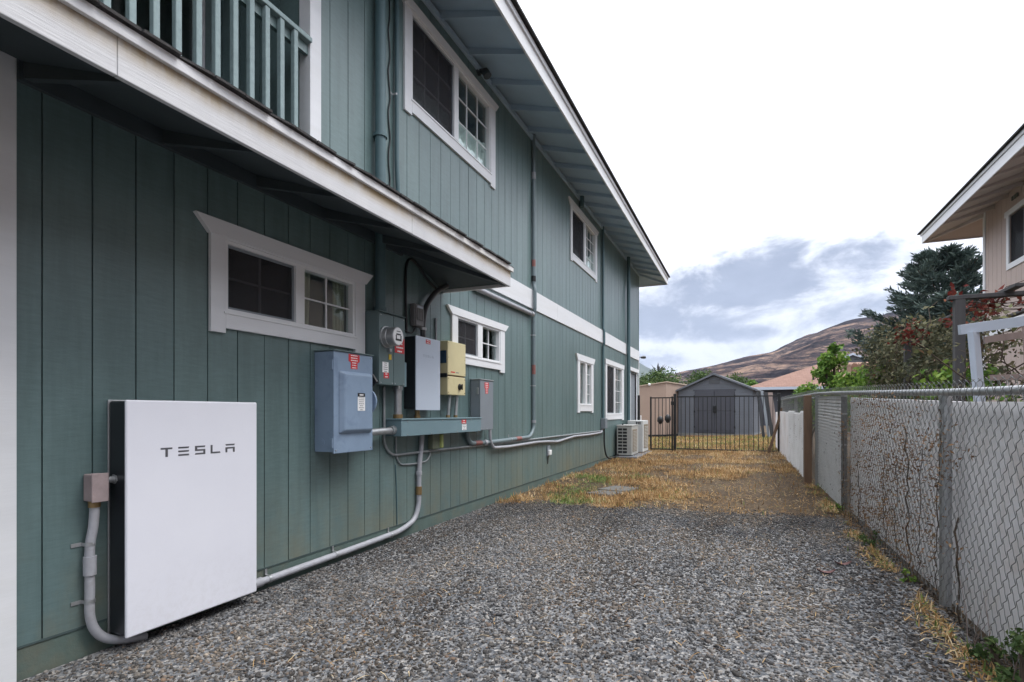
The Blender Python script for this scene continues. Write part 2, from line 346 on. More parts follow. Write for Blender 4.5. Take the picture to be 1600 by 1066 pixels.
def tint_mat(name, stops, rough=.8, trans=0.0, spec=.3):
    m, nt, b = new_mat(name)
    a = nt.nodes.new('ShaderNodeAttribute'); a.attribute_name = 'tint'
    col = ramp(nt, a.outputs['Fac'], stops)
    nt.links.new(col, b.inputs['Base Color']); b.inputs['Roughness'].default_value = rough; b.inputs['Specular IOR Level'].default_value = spec
    if trans:
        tr = nt.nodes.new('ShaderNodeBsdfTranslucent'); nt.links.new(col, tr.inputs[0]); mx = nt.nodes.new('ShaderNodeMixShader'); mx.inputs[0].default_value = trans
        o = [n for n in nt.nodes if n.type == 'OUTPUT_MATERIAL'][0]
        nt.links.new(b.outputs[0], mx.inputs[1]); nt.links.new(tr.outputs[0], mx.inputs[2]); nt.links.new(mx.outputs[0], o.inputs[0])
    return m
M['stone_plain'] = tint_mat('gravel_stone', [(0, (.055, .056, .059)), (.3, (.115, .114, .114)), (.6, (.195, .189, .183)), (.84, (.305, .293, .278)), (.93, (.25, .19, .15)), (1, (.46, .44, .41))], .85)
def stone_mat():
    m = M['stone_plain']; nt = m.node_tree; b = [n for n in nt.nodes if n.type == 'BSDF_PRINCIPLED'][0]
    c = b.inputs['Base Color'].links[0].from_socket
    # dust and iron brown in broad drifts, darker compacted runs where wheels go
    d = noise_node(nt, 1.3, 6, .65, (1, .6, 1)); w = noise_node(nt, .9, 4, .6, (1.6, .45, 1))
    c = mixc(nt, 1.0, c, ramp(nt, d, [(.36, (.88, .92, .99)), (.5, (1.02, .97, .92)), (.66, (1.2, 1.03, .85))]), 'MULTIPLY')
    c = mixc(nt, 1.0, c, ramp(nt, w, [(.38, (.42, .415, .42)), (.58, (.80, .79, .775))]), 'MULTIPLY')
    nt.links.new(c, b.inputs['Base Color']); return m
M['stone'] = stone_mat()
M['straw'] = tint_mat('dry_straw', [(0, (.10, .062, .034)), (.35, (.34, .195, .08)), (.6, (.50, .33, .15)), (.8, (.68, .54, .34)), (.86, (.10, .15, .04)), (1, (.21, .27, .08))], .9, .15)
M['leaf_dark'] = tint_mat('dark_blue_green_needles', [(0, (.022, .038, .034)), (.6, (.062, .092, .080)), (1, (.15, .19, .155))], .8, .1)
M['leaf_bright'] = tint_mat('bright_green_leaves', [(0, (.045, .10, .02)), (.55, (.13, .25, .04)), (1, (.34, .46, .09))], .6, .3)
M['leaf_mid'] = tint_mat('mid_green_leaves', [(0, (.03, .055, .018)), (.6, (.07, .12, .035)), (1, (.17, .22, .07))], .7, .2)
M['leaf_vine'] = tint_mat('dry_vine_leaves', [(0, (.05, .06, .035)), (.4, (.12, .12, .07)), (.7, (.22, .20, .12)), (.88, (.15, .17, .07)), (1, (.22, .12, .07))], .8, .2)
M['leaf_red'] = tint_mat('red_vine_leaves', [(0, (.07, .014, .013)), (.6, (.19, .036, .028)), (1, (.27, .10, .05))], .7, .25)
M['leaf_dead'] = tint_mat('dead_brown_leaves', [(0, (.10, .055, .03)), (.6, (.24, .14, .075)), (1, (.38, .26, .15))], .85, .15)

# ------------------------------------------------------------------ terrain
def G(x, y):
    yc = min(max(y, -20.), 26.); xc = min(max(x, -2.92), 1.3)
    return -.05 + .007*yc + .00133*(xc+2.92)*max(yc, 0)
def Gn(x, y):
    yc = np.clip(y, -20, 26); xc = np.clip(x, -2.92, 1.3)
    return -.05 + .007*yc + .00133*(xc+2.92)*np.maximum(yc, 0)
def ground_mat():
    m, nt, b = new_mat('dry_yard_soil')
    n = noise_node(nt, .55, 7, .65); n2 = noise_node(nt, 9, 6, .7); n3 = noise_node(nt, 70, 4, .7)
    a = ramp(nt, n, [(.40, (.040, .029, .025)), (.52, (.085, .06, .043)), (.64, (.17, .125, .078))])
    a = mixc(nt, .55, a, ramp(nt, n2, [(.34, (.032, .023, .019)), (.55, (.10, .072, .049)), (.75, (.24, .18, .115))]))
    a = mixc(nt, .35, a, ramp(nt, n3, [(.3, (.025, .018, .014)), (.7, (.20, .15, .09))]))
    nt.links.new(a, b.inputs['Base Color']); b.inputs['Roughness'].default_value = .95; b.inputs['Specular IOR Level'].default_value = .15
    bump(nt, b, n3, .8, .02); return m
def gravel_mat():
    m, nt, b = new_mat('gravel_bed')
    src = nt.nodes.new('ShaderNodeNewGeometry').outputs['Position']
    v = nt.nodes.new('ShaderNodeTexVoronoi'); v.inputs['Scale'].default_value = 62; nt.links.new(src, v.inputs['Vector'])
    sp = nt.nodes.new('ShaderNodeSeparateColor'); nt.links.new(v.outputs['Color'], sp.inputs[0])
    c = ramp(nt, sp.outputs[0], [(0, (.04, .045, .052)), (.5, (.13, .135, .145)), (.9, (.26, .25, .24)), (1, (.36, .34, .32))])
    nt.links.new(c, b.inputs['Base Color']); b.inputs['Roughness'].default_value = .9
    bump(nt, b, v.outputs['Distance'], .9, .01); return m
def axis_pts(lo, hi, step, far):
    a = list(np.arange(lo, hi+1e-6, step)); k = 1.6
    d = step
    while a[-1] < far: d *= k; a.append(a[-1]+d)
    d = step
    while a[0] > -far: d *= k; a.insert(0, a[0]-d)
    return np.array(a)
xs = axis_pts(-4, 3, .25, 2600); ys = axis_pts(-2, 27, .25, 2600)
XX, YY = np.meshgrid(xs, ys, indexing='ij')
ZZ = Gn(XX, YY)
for i in range(len(xs)):
    for j in range(len(ys)):
        if -3 < xs[i] < 1.3 and 6 < ys[j] < 27: ZZ[i, j] += .018*noise.noise((xs[i]*1.3, ys[j]*1.3, 0))
nx, ny = len(xs), len(ys)
idx = np.arange(nx*ny).reshape(nx, ny)
F4 = np.stack([idx[:-1, :-1], idx[1:, :-1], idx[1:, 1:], idx[:-1, 1:]], -1).reshape(-1, 4)
tag(np_mesh('ground', np.stack([XX, YY, ZZ], -1).reshape(-1, 3), F4, ground_mat(), smooth=True), kind='structure')

# gravel drive: bed sheet with an uneven far edge, and loose stones on it
def edge_y(x): return 6.42 + .16*noise.noise((x*1.6, 3.1, 0)) + .10*noise.noise((x*5, 7, 0)) + .05*(x+1)
gx = np.arange(-2.915, 1.16, .12); gv = []; gf = []
gy = np.linspace(0, 1, 60)
for i, x in enumerate(gx):
    e = edge_y(x)
    for t in gy:
        y = -1.5 + (e+1.5)*t; gv.append((x, y, G(x, y)+.004+.012*(1-t**12)))
n = len(gy); gf = [(i*n+j, (i+1)*n+j, (i+1)*n+j+1, i*n+j+1) for i in range(len(gx)-1) for j in range(n-1)]
tag(np_mesh('gravel_drive', np.array(gv), np.array(gf), gravel_mat(), smooth=True), kind='structure')
def rand_rot(n):
    q = rng.normal(size=(n, 4)); q /= np.linalg.norm(q, axis=1)[:, None]; w, x, y, z = q.T
    return np.stack([np.stack([1-2*(y*y+z*z), 2*(x*y-z*w), 2*(x*z+y*w)], -1), np.stack([2*(x*y+z*w), 1-2*(x*x+z*z), 2*(y*z-x*w)], -1), np.stack([2*(x*z-y*w), 2*(y*z+x*w), 1-2*(x*x+y*y)], -1)], 1)
def make_stones():
    bm = bmesh.new(); bmesh.ops.create_icosphere(bm, subdivisions=1, radius=1)
    bv = np.array([v.co[:] for v in bm.verts]); bfc = np.array([[v.index for v in f.verts] for f in bm.faces]); bm.free()
    P = []
    n_near = 96000
    x = rng.uniform(-2.9, 1.1, n_near*2); y = rng.uniform(.75, 6.9, n_near*2)
    zc = -x*.3986 + y*.917; r = (x*.917+y*.3986)/np.maximum(zc, .1)
    ok = (zc > 1.9) & (np.abs(r) < 1.05)
    x, y = x[ok], y[ok]
    e = np.array([edge_y(a) for a in x]); spill = rng.exponential(.13, len(x))*(rng.random(len(x)) < .5)
    ok = y < e+spill; x, y = x[ok][:n_near], y[ok][:n_near]
    n = len(x)
    size = rng.lognormal(math.log(.0070), .36, n); size = np.clip(size, .004, .018)
    scl = np.stack([size*rng.uniform(.85, 1.45, n), size*rng.uniform(.75, 1.1, n), size*rng.uniform(.5, .85, n)], -1)
    pert = bv[None]*(1+rng.uniform(-.28, .22, (n, 12, 1)))
    v = pert*scl[:, None, :]
    v = np.einsum('nij,nkj->nki', rand_rot(n), v)
    v[..., 2] *= .8
    z = Gn(x, y)+.014+rng.uniform(-.004, .007, n)
    v += np.stack([x, y, z], -1)[:, None, :]
    t = np.clip(rng.beta(1.5, 1.9, n)+np.array([.10*noise.noise((a*1.1, b*1.1, 5)) for a, b in zip(x, y)]), 0, .88)
    odd = rng.random(n); t[odd < .05] = .93; t[odd > .985] = 1.0
    f = (bfc[None]+(np.arange(n)*12)[:, None, None]).reshape(-1, 3)
    return tag(np_mesh('gravel', v.reshape(-1, 3), f, M['stone'], tint=np.repeat(t, 12)), 'loose grey crushed gravel covering the near part of the side yard', 'gravel', kind='stuff')
make_stones()

# straw and grass
def blades(name, px, py, green, hmin, hmax, lie, label, z_extra=0, wid=.0034, tint=None):
    n = len(px); L = rng.uniform(hmin, hmax, n); a = rng.uniform(0, 2*math.pi, n)
    el = np.where(rng.random(n) < lie, rng.uniform(.02, .35, n), rng.uniform(.5, 1.4, n))
    d = np.stack([np.cos(a)*np.cos(el), np.sin(a)*np.cos(el), np.sin(el)], -1)
    s = np.stack([-np.sin(a), np.cos(a), np.zeros(n)], -1)*(wid*rng.uniform(.6, 1.5, n))[:, None]
    p = np.stack([px, py, Gn(px, py)+rng.uniform(0, .02, n)*1.0+z_extra], -1)
    m = p+d*(L*.55)[:, None]; q = p+d*L[:, None]; q[:, 2] -= L*.18*np.cos(el)
    q[:, 2] = np.maximum(q[:, 2], Gn(q[:, 0], q[:, 1])+.003)
    v = np.stack([p-s, p+s, m+s*.8, m-s*.8, q], 1)
    f = np.concatenate([np.array([[0, 1, 2], [0, 2, 3], [3, 2, 4]])[None]+(np.arange(n)*5)[:, None, None]]).reshape(-1, 3)
    t = np.where(rng.random(n) < green, rng.uniform(.87, 1, n), np.clip(rng.beta(2, 2, n)*.8+.30*np.array([noise.noise((a_*1.9, b_*1.9, 3.3)) for a_, b_ in zip(px, py)]), 0, .8))
    if tint is not None: t = tint
    return tag(np_mesh(name, v.reshape(-1, 3), f, M['straw'], tint=np.repeat(t, 5)), label, 'grass', kind='stuff')
def yard_grass():
    n = 150000; x = rng.uniform(-2.9, 1.05, n); y = 6.15+(15.6-6.15)*rng.random(n)**1.35
    d = np.array([noise.noise((a*.9, b*.9, 1.7))+.6*noise.noise((a*3, b*3, 2.2)) for a, b in zip(x, y)])
    soil = np.exp(-(((x-.35)/.85)**2+((y-7.7)/1.25)**2))*1.3
    soil += .5*np.exp(-(((x+.9)/.35)**2+((y-7.0)/.3)**2))
    keep = rng.random(n) < np.clip(.50+1.6*d-soil*1.1, .07, 1)
    e = np.array([edge_y(a) for a in x]); keep &= y > e-.03-.1*rng.random(n)
    x, y, d = x[keep], y[keep], d[keep]
    gp = np.array([noise.noise((a*1.6, b*1.6, 9.)) for a, b in zip(x, y)])
    gl = np.clip(np.exp(-(((x+2.3)/.7)**2))*(y < 10)*.75+.05+.35*np.exp(-((x-1.0)/.12)**2), 0, .9)
    g = np.clip(gl*(gp*2.6+.35), .01, .85)
    blades('dry_grass', x, y, g, .035, .11, .72, 'matted dry straw coloured grass with green tufts in the yard before the gate')
    n = 60000; x = rng.uniform(-4.5, 1.0, n); y = rng.uniform(15.6, 23.5, n)
    g = np.clip(.3+.5*np.array([noise.noise((a*.8, b*.8, 4.)) for a, b in zip(x, y)]), .05, .6)
    blades('lawn_grass', x, y, g, .04, .10, .4, 'yellow green rough lawn behind the iron gate', wid=.005)
    # strip of weeds and litter along the foot of the chain link fence
    n = 5200; y = rng.uniform(2.2, 9, n); x = 1.06-.017*(y-3)-.05-np.abs(rng.normal(0, .075, n))
    k = np.array([noise.noise((a*2, b*2.2, 7.)) for a, b in zip(x, y)]) > -.05; x, y = x[k], y[k]
    blades('fence_foot_grass', x, y, .22, .025, .075, .7, 'dry grass litter along the foot of the chain link fence', z_extra=.012)
    # stray straw over the gravel
    n = 1100; y = rng.uniform(1.4, 6.3, n); x = rng.uniform(-2.2, 1.0, n); 
    blades('loose_straw', x, y, .0, .03, .09, 1.0, 'stray bits of straw scattered over the gravel', z_extra=.022, wid=.0016)
yard_grass()

# ------------------------------------------------------------------ hills
def hill_mat():
    m, nt, b = new_mat('dry_hillside')
    n = noise_node(nt, .030, 9, .70, (.6, .3, 2.6), dist=1.2); n2 = noise_node(nt, .12, 8, .76, (.7, .3, 1.8), dist=.4); n3 = noise_node(nt, .18, 4, .7, (.8, .4, 1.6))
    a1 = nt.nodes.new('ShaderNodeMath'); a1.operation = 'MULTIPLY_ADD'; nt.links.new(n, a1.inputs[0]); a1.inputs[1].default_value = .62
    a2 = nt.nodes.new('ShaderNodeMath'); a2.operation = 'MULTIPLY'; nt.links.new(n2, a2.inputs[0]); a2.inputs[1].default_value = .38; nt.links.new(a2.outputs[0], a1.inputs[2])
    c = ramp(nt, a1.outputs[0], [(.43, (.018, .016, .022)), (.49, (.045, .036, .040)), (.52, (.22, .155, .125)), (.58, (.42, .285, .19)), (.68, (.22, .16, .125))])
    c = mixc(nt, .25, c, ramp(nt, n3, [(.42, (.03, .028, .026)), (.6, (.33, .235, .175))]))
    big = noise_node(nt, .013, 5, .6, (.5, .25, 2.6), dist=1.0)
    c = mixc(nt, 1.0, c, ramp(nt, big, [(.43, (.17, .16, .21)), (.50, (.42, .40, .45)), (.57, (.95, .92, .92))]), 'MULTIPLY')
    nt.links.new(c, b.inputs['Base Color']); b.inputs['Roughness'].default_value = 1; b.inputs['Specular IOR Level'].default_value = 0
    bump(nt, b, n2, 1.0, 9); return m
CT, ST = math.cos(math.atan(365/840)), math.sin(math.atan(365/840))
def ray_dir(px):            # compass bearing of a picture column, used once to lay the skyline out as bearings
    r = (px-800)/840; return math.atan2(r*CT-ST, CT+r*ST), 1/math.sqrt(1+r*r)
def hill(name, prof, d_foot, d_ridge, mat, rough, d_back, steps=46):
    """prof: (column, skyline height in the 1600 px picture) -> a ridge standing at distance d_ridge, sloping down to a foot at d_foot"""
    cols = np.linspace(prof[0][0], prof[-1][0], 220); hs = np.interp(cols, [p[0] for p in prof], [p[1] for p in prof])
    v = []; 
    ts = np.linspace(0, 1.35, steps)
    for c, h in zip(cols, hs):
        az, cs = ray_dir(c); top = (645-h)/840*cs*d_ridge
        for t in ts:
            d = d_foot+(d_ridge-d_foot)*t if t <= 1 else d_ridge+(d_back-d_ridge)*(t-1)/.35
            z = top*(t**.85 if t <= 1 else 1-((t-1)/.35)**2*.8)
            x, y = math.sin(az)*d, math.cos(az)*d
            k = d_ridge/100
            q = rough*top*(noise.fractal((x/k/9, y/k/9, .3), 1.0, 2.0, 5))*min(1, t*2.2)
            terr = rough*.9*top*abs(noise.noise((x/k/14, y/k/5, z/k*.5)))*min(1, t*2)
            v.append((x, y, max(-.2, z+q*.55-terr*.35)+1.15*0))
    n = len(ts); f = [(i*n+j, (i+1)*n+j, (i+1)*n+j+1, i*n+j+1) for i in range(len(cols)-1) for j in range(n-1)]
    return tag(np_mesh(name, np.array(v), np.array(f), mat, smooth=False), kind='structure')
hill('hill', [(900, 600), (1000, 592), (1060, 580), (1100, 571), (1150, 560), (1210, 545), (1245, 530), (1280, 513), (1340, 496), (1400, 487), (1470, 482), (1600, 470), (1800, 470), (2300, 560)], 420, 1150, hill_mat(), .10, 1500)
mt = plain('far_mountain_scrub', (.07, .085, .06), 1, .3, .006, spec=0)
hill('mountain', [(500, 600), (700, 560), (850, 520), (950, 535), (1000, 563), (1028, 579), (1050, 584), (1090, 588), (1200, 610), (1300, 640)], 2200, 3200, mt, .10, 3700)

# ------------------------------------------------------------------ the green two-storey house
XW = -2.92
house = thing('two_storey_house', (XW, 8, 0), 'two storey house in blue green grooved siding with white window trim', 'house')
WIN = {  # opening (y0,y1,z0,z1)
 'A': (2.305, 3.49, 1.765, 2.205), 'B': (5.18, 6.30, 1.79, 2.215), 'C': (9.944, 10.79, 1.306, 2.14), 'D': (12.13, 13.76, 1.113, 2.26),
 'E': (4.298, 6.02, 4.12, 4.96), 'F': (9.458, 11.10, 4.065, 4.91)}
DOOR = (14.85, 15.75, .22, 2.25)
def split_rects(y0, y1, z0, z1, ops):
    cuts = sorted({y0, y1} | {c for o in ops for c in o[:2] if y0 < c < y1}); out = []
    for a, b in zip(cuts, cuts[1:]):
        m = (a+b)/2; spans = [(z0, z1)]
        for o in ops:
            if o[0] < m < o[1]:
                ns = []
                for s0, s1 in spans:
                    if o[2] > s0: ns.append((s0, min(s1, o[2])))
                    if o[3] < s1: ns.append((max(s0, o[3]), s1))
                spans = [s for s in ns if s[1]-s[0] > 1e-4]
        out += [(a, b, s0, s1) for s0, s1 in spans]
    return out
OPS = list(WIN.values())+[DOOR]
def siding(y_lo, y_hi, z0, z1, bot=None):
    g = 1.384
    while g > y_lo: g -= .2041
    while g < y_hi:
        a, b = max(g, y_lo), min(g+.2041, y_hi)
        if b-a > .02:
            zz = z0+random.uniform(-.002, .002); fr_ = XW+random.uniform(-.0008, .0008)
            rects = split_rects(a+.0035, b-.0035, zz, z1, OPS); groups = []
            for r in rects:      # a board cut in two by a window is two boards
                hit = [g_ for g_ in groups if any(abs(q[1]-r[0]) < 1e-6 and q[2] < r[3] and r[2] < q[3] for q in g_)]
                groups = [g_ for g_ in groups if g_ not in hit]+[[r]+[q for g_ in hit for q in g_]]
            for g_ in groups:
                mb = MB()
                for (p, q, s0, s1) in g_: mb.box(XW-.016, fr_, p, q, s0, s1)
                mb.build('siding_board', M['siding'], house)
        g += .2041
siding(1.283, 16.19, .125, 2.700)
siding(-3.5, 1.18, .125, 2.700)
siding(3.112, 16.19, 2.96, 5.36)
sh = MB()
for r in split_rects(-3.5, 16.19, .125, 2.96, OPS): sh.box(XW-.06, XW-.010, *r)
for r in split_rects(3.02, 16.19, 2.96, 5.36, OPS): sh.box(XW-.06, XW-.010, *r)
sh.build('sheathing', M['groove'], house)
# foundation strip
f = MB(); f.box(XW-.2, XW-.006, -3.5, 16.18, -.4, .124); f.build('foundation', M['foundation'], house)
f = MB(); f.box(XW-.05, XW-.001, -3.5, 16.185, .115, .1265); f.build('drip_lip', M['groove'], house)
# shell: end walls, rear wall, floors, ceiling (real rooms behind the glass)
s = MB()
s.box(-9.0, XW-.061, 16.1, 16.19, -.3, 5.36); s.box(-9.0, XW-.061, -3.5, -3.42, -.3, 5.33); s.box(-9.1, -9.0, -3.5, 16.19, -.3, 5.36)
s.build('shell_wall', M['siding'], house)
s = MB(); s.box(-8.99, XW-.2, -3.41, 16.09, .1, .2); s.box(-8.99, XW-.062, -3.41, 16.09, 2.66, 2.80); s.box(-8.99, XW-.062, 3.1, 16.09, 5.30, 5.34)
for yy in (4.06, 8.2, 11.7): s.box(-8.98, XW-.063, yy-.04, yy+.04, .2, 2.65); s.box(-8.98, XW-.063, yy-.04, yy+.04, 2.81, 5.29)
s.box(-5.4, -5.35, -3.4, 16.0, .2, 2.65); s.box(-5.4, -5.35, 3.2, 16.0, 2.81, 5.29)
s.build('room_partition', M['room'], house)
# white trim: near casing, belt band, far corner board, balcony corner post
t = MB(); t.bbox(XW-.03, XW+.022, 1.182, 1.283, -.02, 2.69, .004); t.build('corner_board', M['white'], house)
for (a, b) in ((4.95, 8.6), (8.603, 12.3), (12.303, 16.20)):
    t = MB(); t.bbox(XW-.01, XW+.022, a, b, 2.690, 2.972, .003); t.build('belt_board', M['white'], house)
t = MB(); t.box(XW-.02, XW+.012, 16.12, 16.205, .13, 2.689); t.build('corner_board', M['white'], house)
t = MB(); t.box(XW-.02, XW+.008, 16.13, 16.2, 2.973, 5.33); t.build('corner_board', M['siding'], house)
t = MB(); t.box(XW-.03, XW+.012, 7.20, 7.30, 0, 0.001)
# the balcony column
t = MB(); t.bbox(XW-.09, XW+.018, 3.0, 3.111, 2.62, 5.4, .004); t.build('balcony_column', M['white'], house)

# windows
def window(key, mull, crown, apron_b, casing_w, grids, outer=None, curtain=None, screens=(0,), grid_mat='vinyl'):
    y0, y1, z0, z1 = WIN[key]; a, b = (y0-casing_w, y1+casing_w) if outer is None else outer
    cz0, cz1, flare = crown; m = MB(); x0, x1 = XW-.004, XW+.021
    m.box(x0, x1, a, y0, apron_b-.03, cz0); m.box(x0, x1, y1, b, apron_b-.03, cz0)
    m.box(x0, x1+.002, y0, y1, apron_b, z0)
    m.prism([(a-.01, cz0), (b+.01, cz0), (b+flare, cz1), (a-flare, cz1)], 0, x0, x1+.008)
    m.box(x0, x1+.001, y0, y1, z1, cz0) if cz0 > z1+.002 else None
    w = m.build('window', M['white'], house)
    w['label'] = None if False else w.get('label', '') or ''
    del w['label']
    fr = MB(); d0, d1 = XW-.055, XW+.012; e = .022
    fr.box(d0, d1, y0, y1, z0, z0+e); fr.box(d0, d1, y0, y1, z1-e, z1); fr.box(d0, d1, y0, y0+e, z0+e, z1-e); fr.box(d0, d1, y1-e, y1, z0+e, z1-e)
    fr.box(d0, d1+.003, mull[0], mull[1], z0+e, z1-e); fr.box(XW+.001, XW+.03, y0-.012, y1+.012, z0-.012, z0+.001)
    fr.build('window_frame', M['vinyl'], w)
    for i, (p, q) in enumerate(((y0+e, mull[0]), (mull[1], y1-e))):
        if p >= q: continue
        g = MB(); g.box(XW-.040, XW-.035, p, q, z0+e, z1-e); g.build('pane', M['glass'], w)
        if i in screens:
            g = MB(); g.box(XW-.012, XW-.010, p+.016, q-.016, z0+e+.016, z1-e-.016); g.build('insect_screen', M['screen'], w)
            g = MB(); k = .016; xx0, xx1 = XW-.016, XW-.004
            g.box(xx0, xx1, p, q, z0+e, z0+e+k); g.box(xx0, xx1, p, q, z1-e-k, z1-e); g.box(xx0, xx1, p, p+k, z0+e+k, z1-e-k); g.box(xx0, xx1, q-k, q, z0+e+k, z1-e-k)
            g.build('screen_frame', M['greybox'], w)
        nc, nr = grids[i]
        zz0, zz1 = z0+e, z1-e
        for c in range(1, nc):
            g = MB(); yy = p+(q-p)*c/nc; g.box(XW-.034, XW-.022, yy-.0055, yy+.0055, zz0, zz1); g.build('muntin', M['vinyl'], w)
        for r in range(1, nr):
            g = MB(); z = zz0+(zz1-zz0)*r/nr; g.box(XW-.0335, XW-.0215, p, q, z-.0055, z+.0055); g.build('muntin', M['vinyl'], w)
        if curtain and curtain[i]:
            h, sag = curtain[i]; cm = MB(); k = 40; vs = []
            for j in range(k+1):
                u = j/k; top = zz0+h+sag*(2*u-1)**2 + .012*math.sin(u*22)*(sag == 0)
                x = XW-.075+.012*math.sin(u*40)
                vs += [(x, p-.02+(q-p+.04)*u, zz0-.05), (x, p-.02+(q-p+.04)*u, top)]
            cm.add(vs, [(2*j, 2*j+2, 2*j+3, 2*j+1) for j in range(k)], True); cm.build('curtain', M['curtain'], w)
    if key == 'A':
        for (ya, yb) in ((2.965, 3.10), (3.36, 3.50)):
            cm = MB(); k = 24; vs = []
            for j in range(k+1):
                u = j/k; x = XW-.10+.015*math.sin(u*24); vs += [(x, ya+(yb-ya)*u, z0-.1), (x, ya+(yb-ya)*u*(1.0 if ya > 3.2 else 1.25), z1+.05)]
            cm.add(vs, [(2*j, 2*j+2, 2*j+3, 2*j+1) for j in range(k)], True); cm.build('drape', M['drape'], w)
    return w
window('A', (2.867, 2.948), (2.217, 2.31, .10), 1.665, .10, ((2, 2), (2, 2)), (2.206, 3.61))
window('B', (5.676, 5.80), (2.217, 2.30, .11), 1.70, .12, ((2, 2), (2, 2)), (5.06, 6.44))
window('C', (10.343, 10.447), (2.145, 2.265, .12), 1.18, .14, ((1, 1), (2, 4)), (9.80, 10.93), screens=())
window('D', (12.878, 13.01), (2.265, 2.375, .04), .99, .13, ((1, 1), (2, 4)), (12.0, 13.97))
window('E', (5.114, 5.208), (4.965, 5.06, .09), 4.0, .12, ((3, 3), (3, 3)), (4.18, 6.15), curtain=((.27, .0), (.32, .05)))
window('F', (10.253, 10.383), (4.915, 5.03, .12), 3.95, .12, ((1, 1), (3, 4)), (9.36, 11.23), curtain=(None, (.28, .15)))
# door near the far corner
d = MB(); d.box(XW-.05, XW+.02, 14.72, 14.85, .15, 2.30); d.box(XW-.05, XW+.02, 15.75, 15.86, .15, 2.30); d.box(XW-.03, XW+.06, 14.66, 15.92, 2.302, 2.40)
door = d.build('side_door', M['white'], house)
d = MB(); d.box(XW-.045, XW-.03, 14.85, 15.75, .2, 2.25); d.build('door_screen', M['greybox'], door)
d = MB(); d.box(XW-.03, XW-.01, 15.0, 15.06, .2, 2.25); d.build('door_stile', M['vinyl'], door)
d = MB(); d.box(XW-.05, XW+.04, 14.7, 15.9, .10, .2); d.build('threshold', M['concrete'], door)

# main eave
FX, FZ, YE = -2.20, 5.05, 16.9
SL = (5.31-5.09)/(.72)
e = MB(); e.hexa([(FX+.001, -3.9, FZ+.045), (FX+.001, YE, FZ+.045), (XW, 16.18, 5.315), (XW, -3.9, 5.315)], [(FX+.001, -3.9, FZ+.06), (FX+.001, YE, FZ+.06), (XW, 16.18, 5.33), (XW, -3.9, 5.33)]); e.build('soffit', M['eave'], house)
e = MB(); e.hexa([(FX, YE, FZ+.045), (-9.4, YE, FZ+.045), (-9, 16.18, 5.315), (XW, 16.18, 5.315)], [(FX, YE, FZ+.06), (-9.4, YE, FZ+.06), (-9, 16.18, 5.33), (XW, 16.18, 5.33)]); e.build('soffit', M['eave'], house)
def raft(y, fx, fz, wz, d=.075, w=.038):
    m = MB(); m.hexa([(fx-.001, y-w/2, fz+.045-d), (fx-.001, y+w/2, fz+.045-d), (XW+.001, y+w/2, wz-d-.03), (XW+.001, y-w/2, wz-d-.03)],
                     [(fx-.001, y-w/2, fz+.047), (fx-.001, y+w/2, fz+.047), (XW+.001, y+w/2, wz+.001), (XW+.001, y-w/2, wz+.001)]); return m
r0 = raft(-3.11, FX, FZ, 5.315, .05).build('rafter', M['eave'], house)
for i in range(1, 32): copy_part(r0, (0, .61*i, 0))
e = MB(); e.hexa([(FX-.005, YE-.02, FZ), (FX-.005, YE+.02, FZ), (XW, 16.22, 5.25), (XW-.03, 16.19, 5.25)], [(FX-.005, YE-.02, FZ+.05), (FX-.005, YE+.02, FZ+.05), (XW, 16.22, 5.32), (XW-.03, 16.19, 5.32)]); e.build('hip_rafter', M['eave'], house)
e = MB(); e.box(XW+.002, XW+.03, 3.112, 16.18, 5.20, 5.268); e.build('frieze_board', M['eave'], house)
for a, b in ((-3.9, 4.4), (4.403, 9.9), (9.903, YE+.02)):
    e = MB(); e.bbox(FX, FX+.024, a, b, FZ, FZ+.17, .003); e.build('fascia_board', M['fascia'], house)
e = MB(); e.box(-9.4, FX-.001, YE, YE+.022, FZ, FZ+.17); e.build('fascia_board', M['fascia'], house)
e = MB(); e.bbox(FX+.024, FX+.046, -3.9, YE+.04, FZ+.165, FZ+.225, .003); e.build('drip_board', M['white'], house)
e = MB(); e.hexa([(FX+.09, -3.9, FZ+.228), (FX+.09, YE+.09, FZ+.228), (-6.2, 13.0, 6.42), (-6.2, -3.9, 6.42)], [(FX+.09, -3.9, FZ+.250), (FX+.09, YE+.09, FZ+.250), (-6.2, 13.0, 6.46), (-6.2, -3.9, 6.46)])
e.hexa([(FX+.09, YE+.09, FZ+.228), (-9.6, YE+.09, FZ+.228), (-6.2, 13.0, 6.42), (-6.2, 13.0, 6.42)], [(FX+.09, YE+.09, FZ+.25), (-9.6, YE+.09, FZ+.25), (-6.2, 13.0, 6.46), (-6.2, 13.0, 6.46)])
e.hexa([(-6.2, -3.9, 6.42), (-6.2, 13, 6.42), (-9.6, YE+.09, FZ+.228), (-9.6, -3.9, FZ+.228)], [(-6.2, -3.9, 6.46), (-6.2, 13, 6.46), (-9.6, YE+.09, FZ+.25), (-9.6, -3.9, FZ+.25)])
e.build('roof', M['shingle'], house)

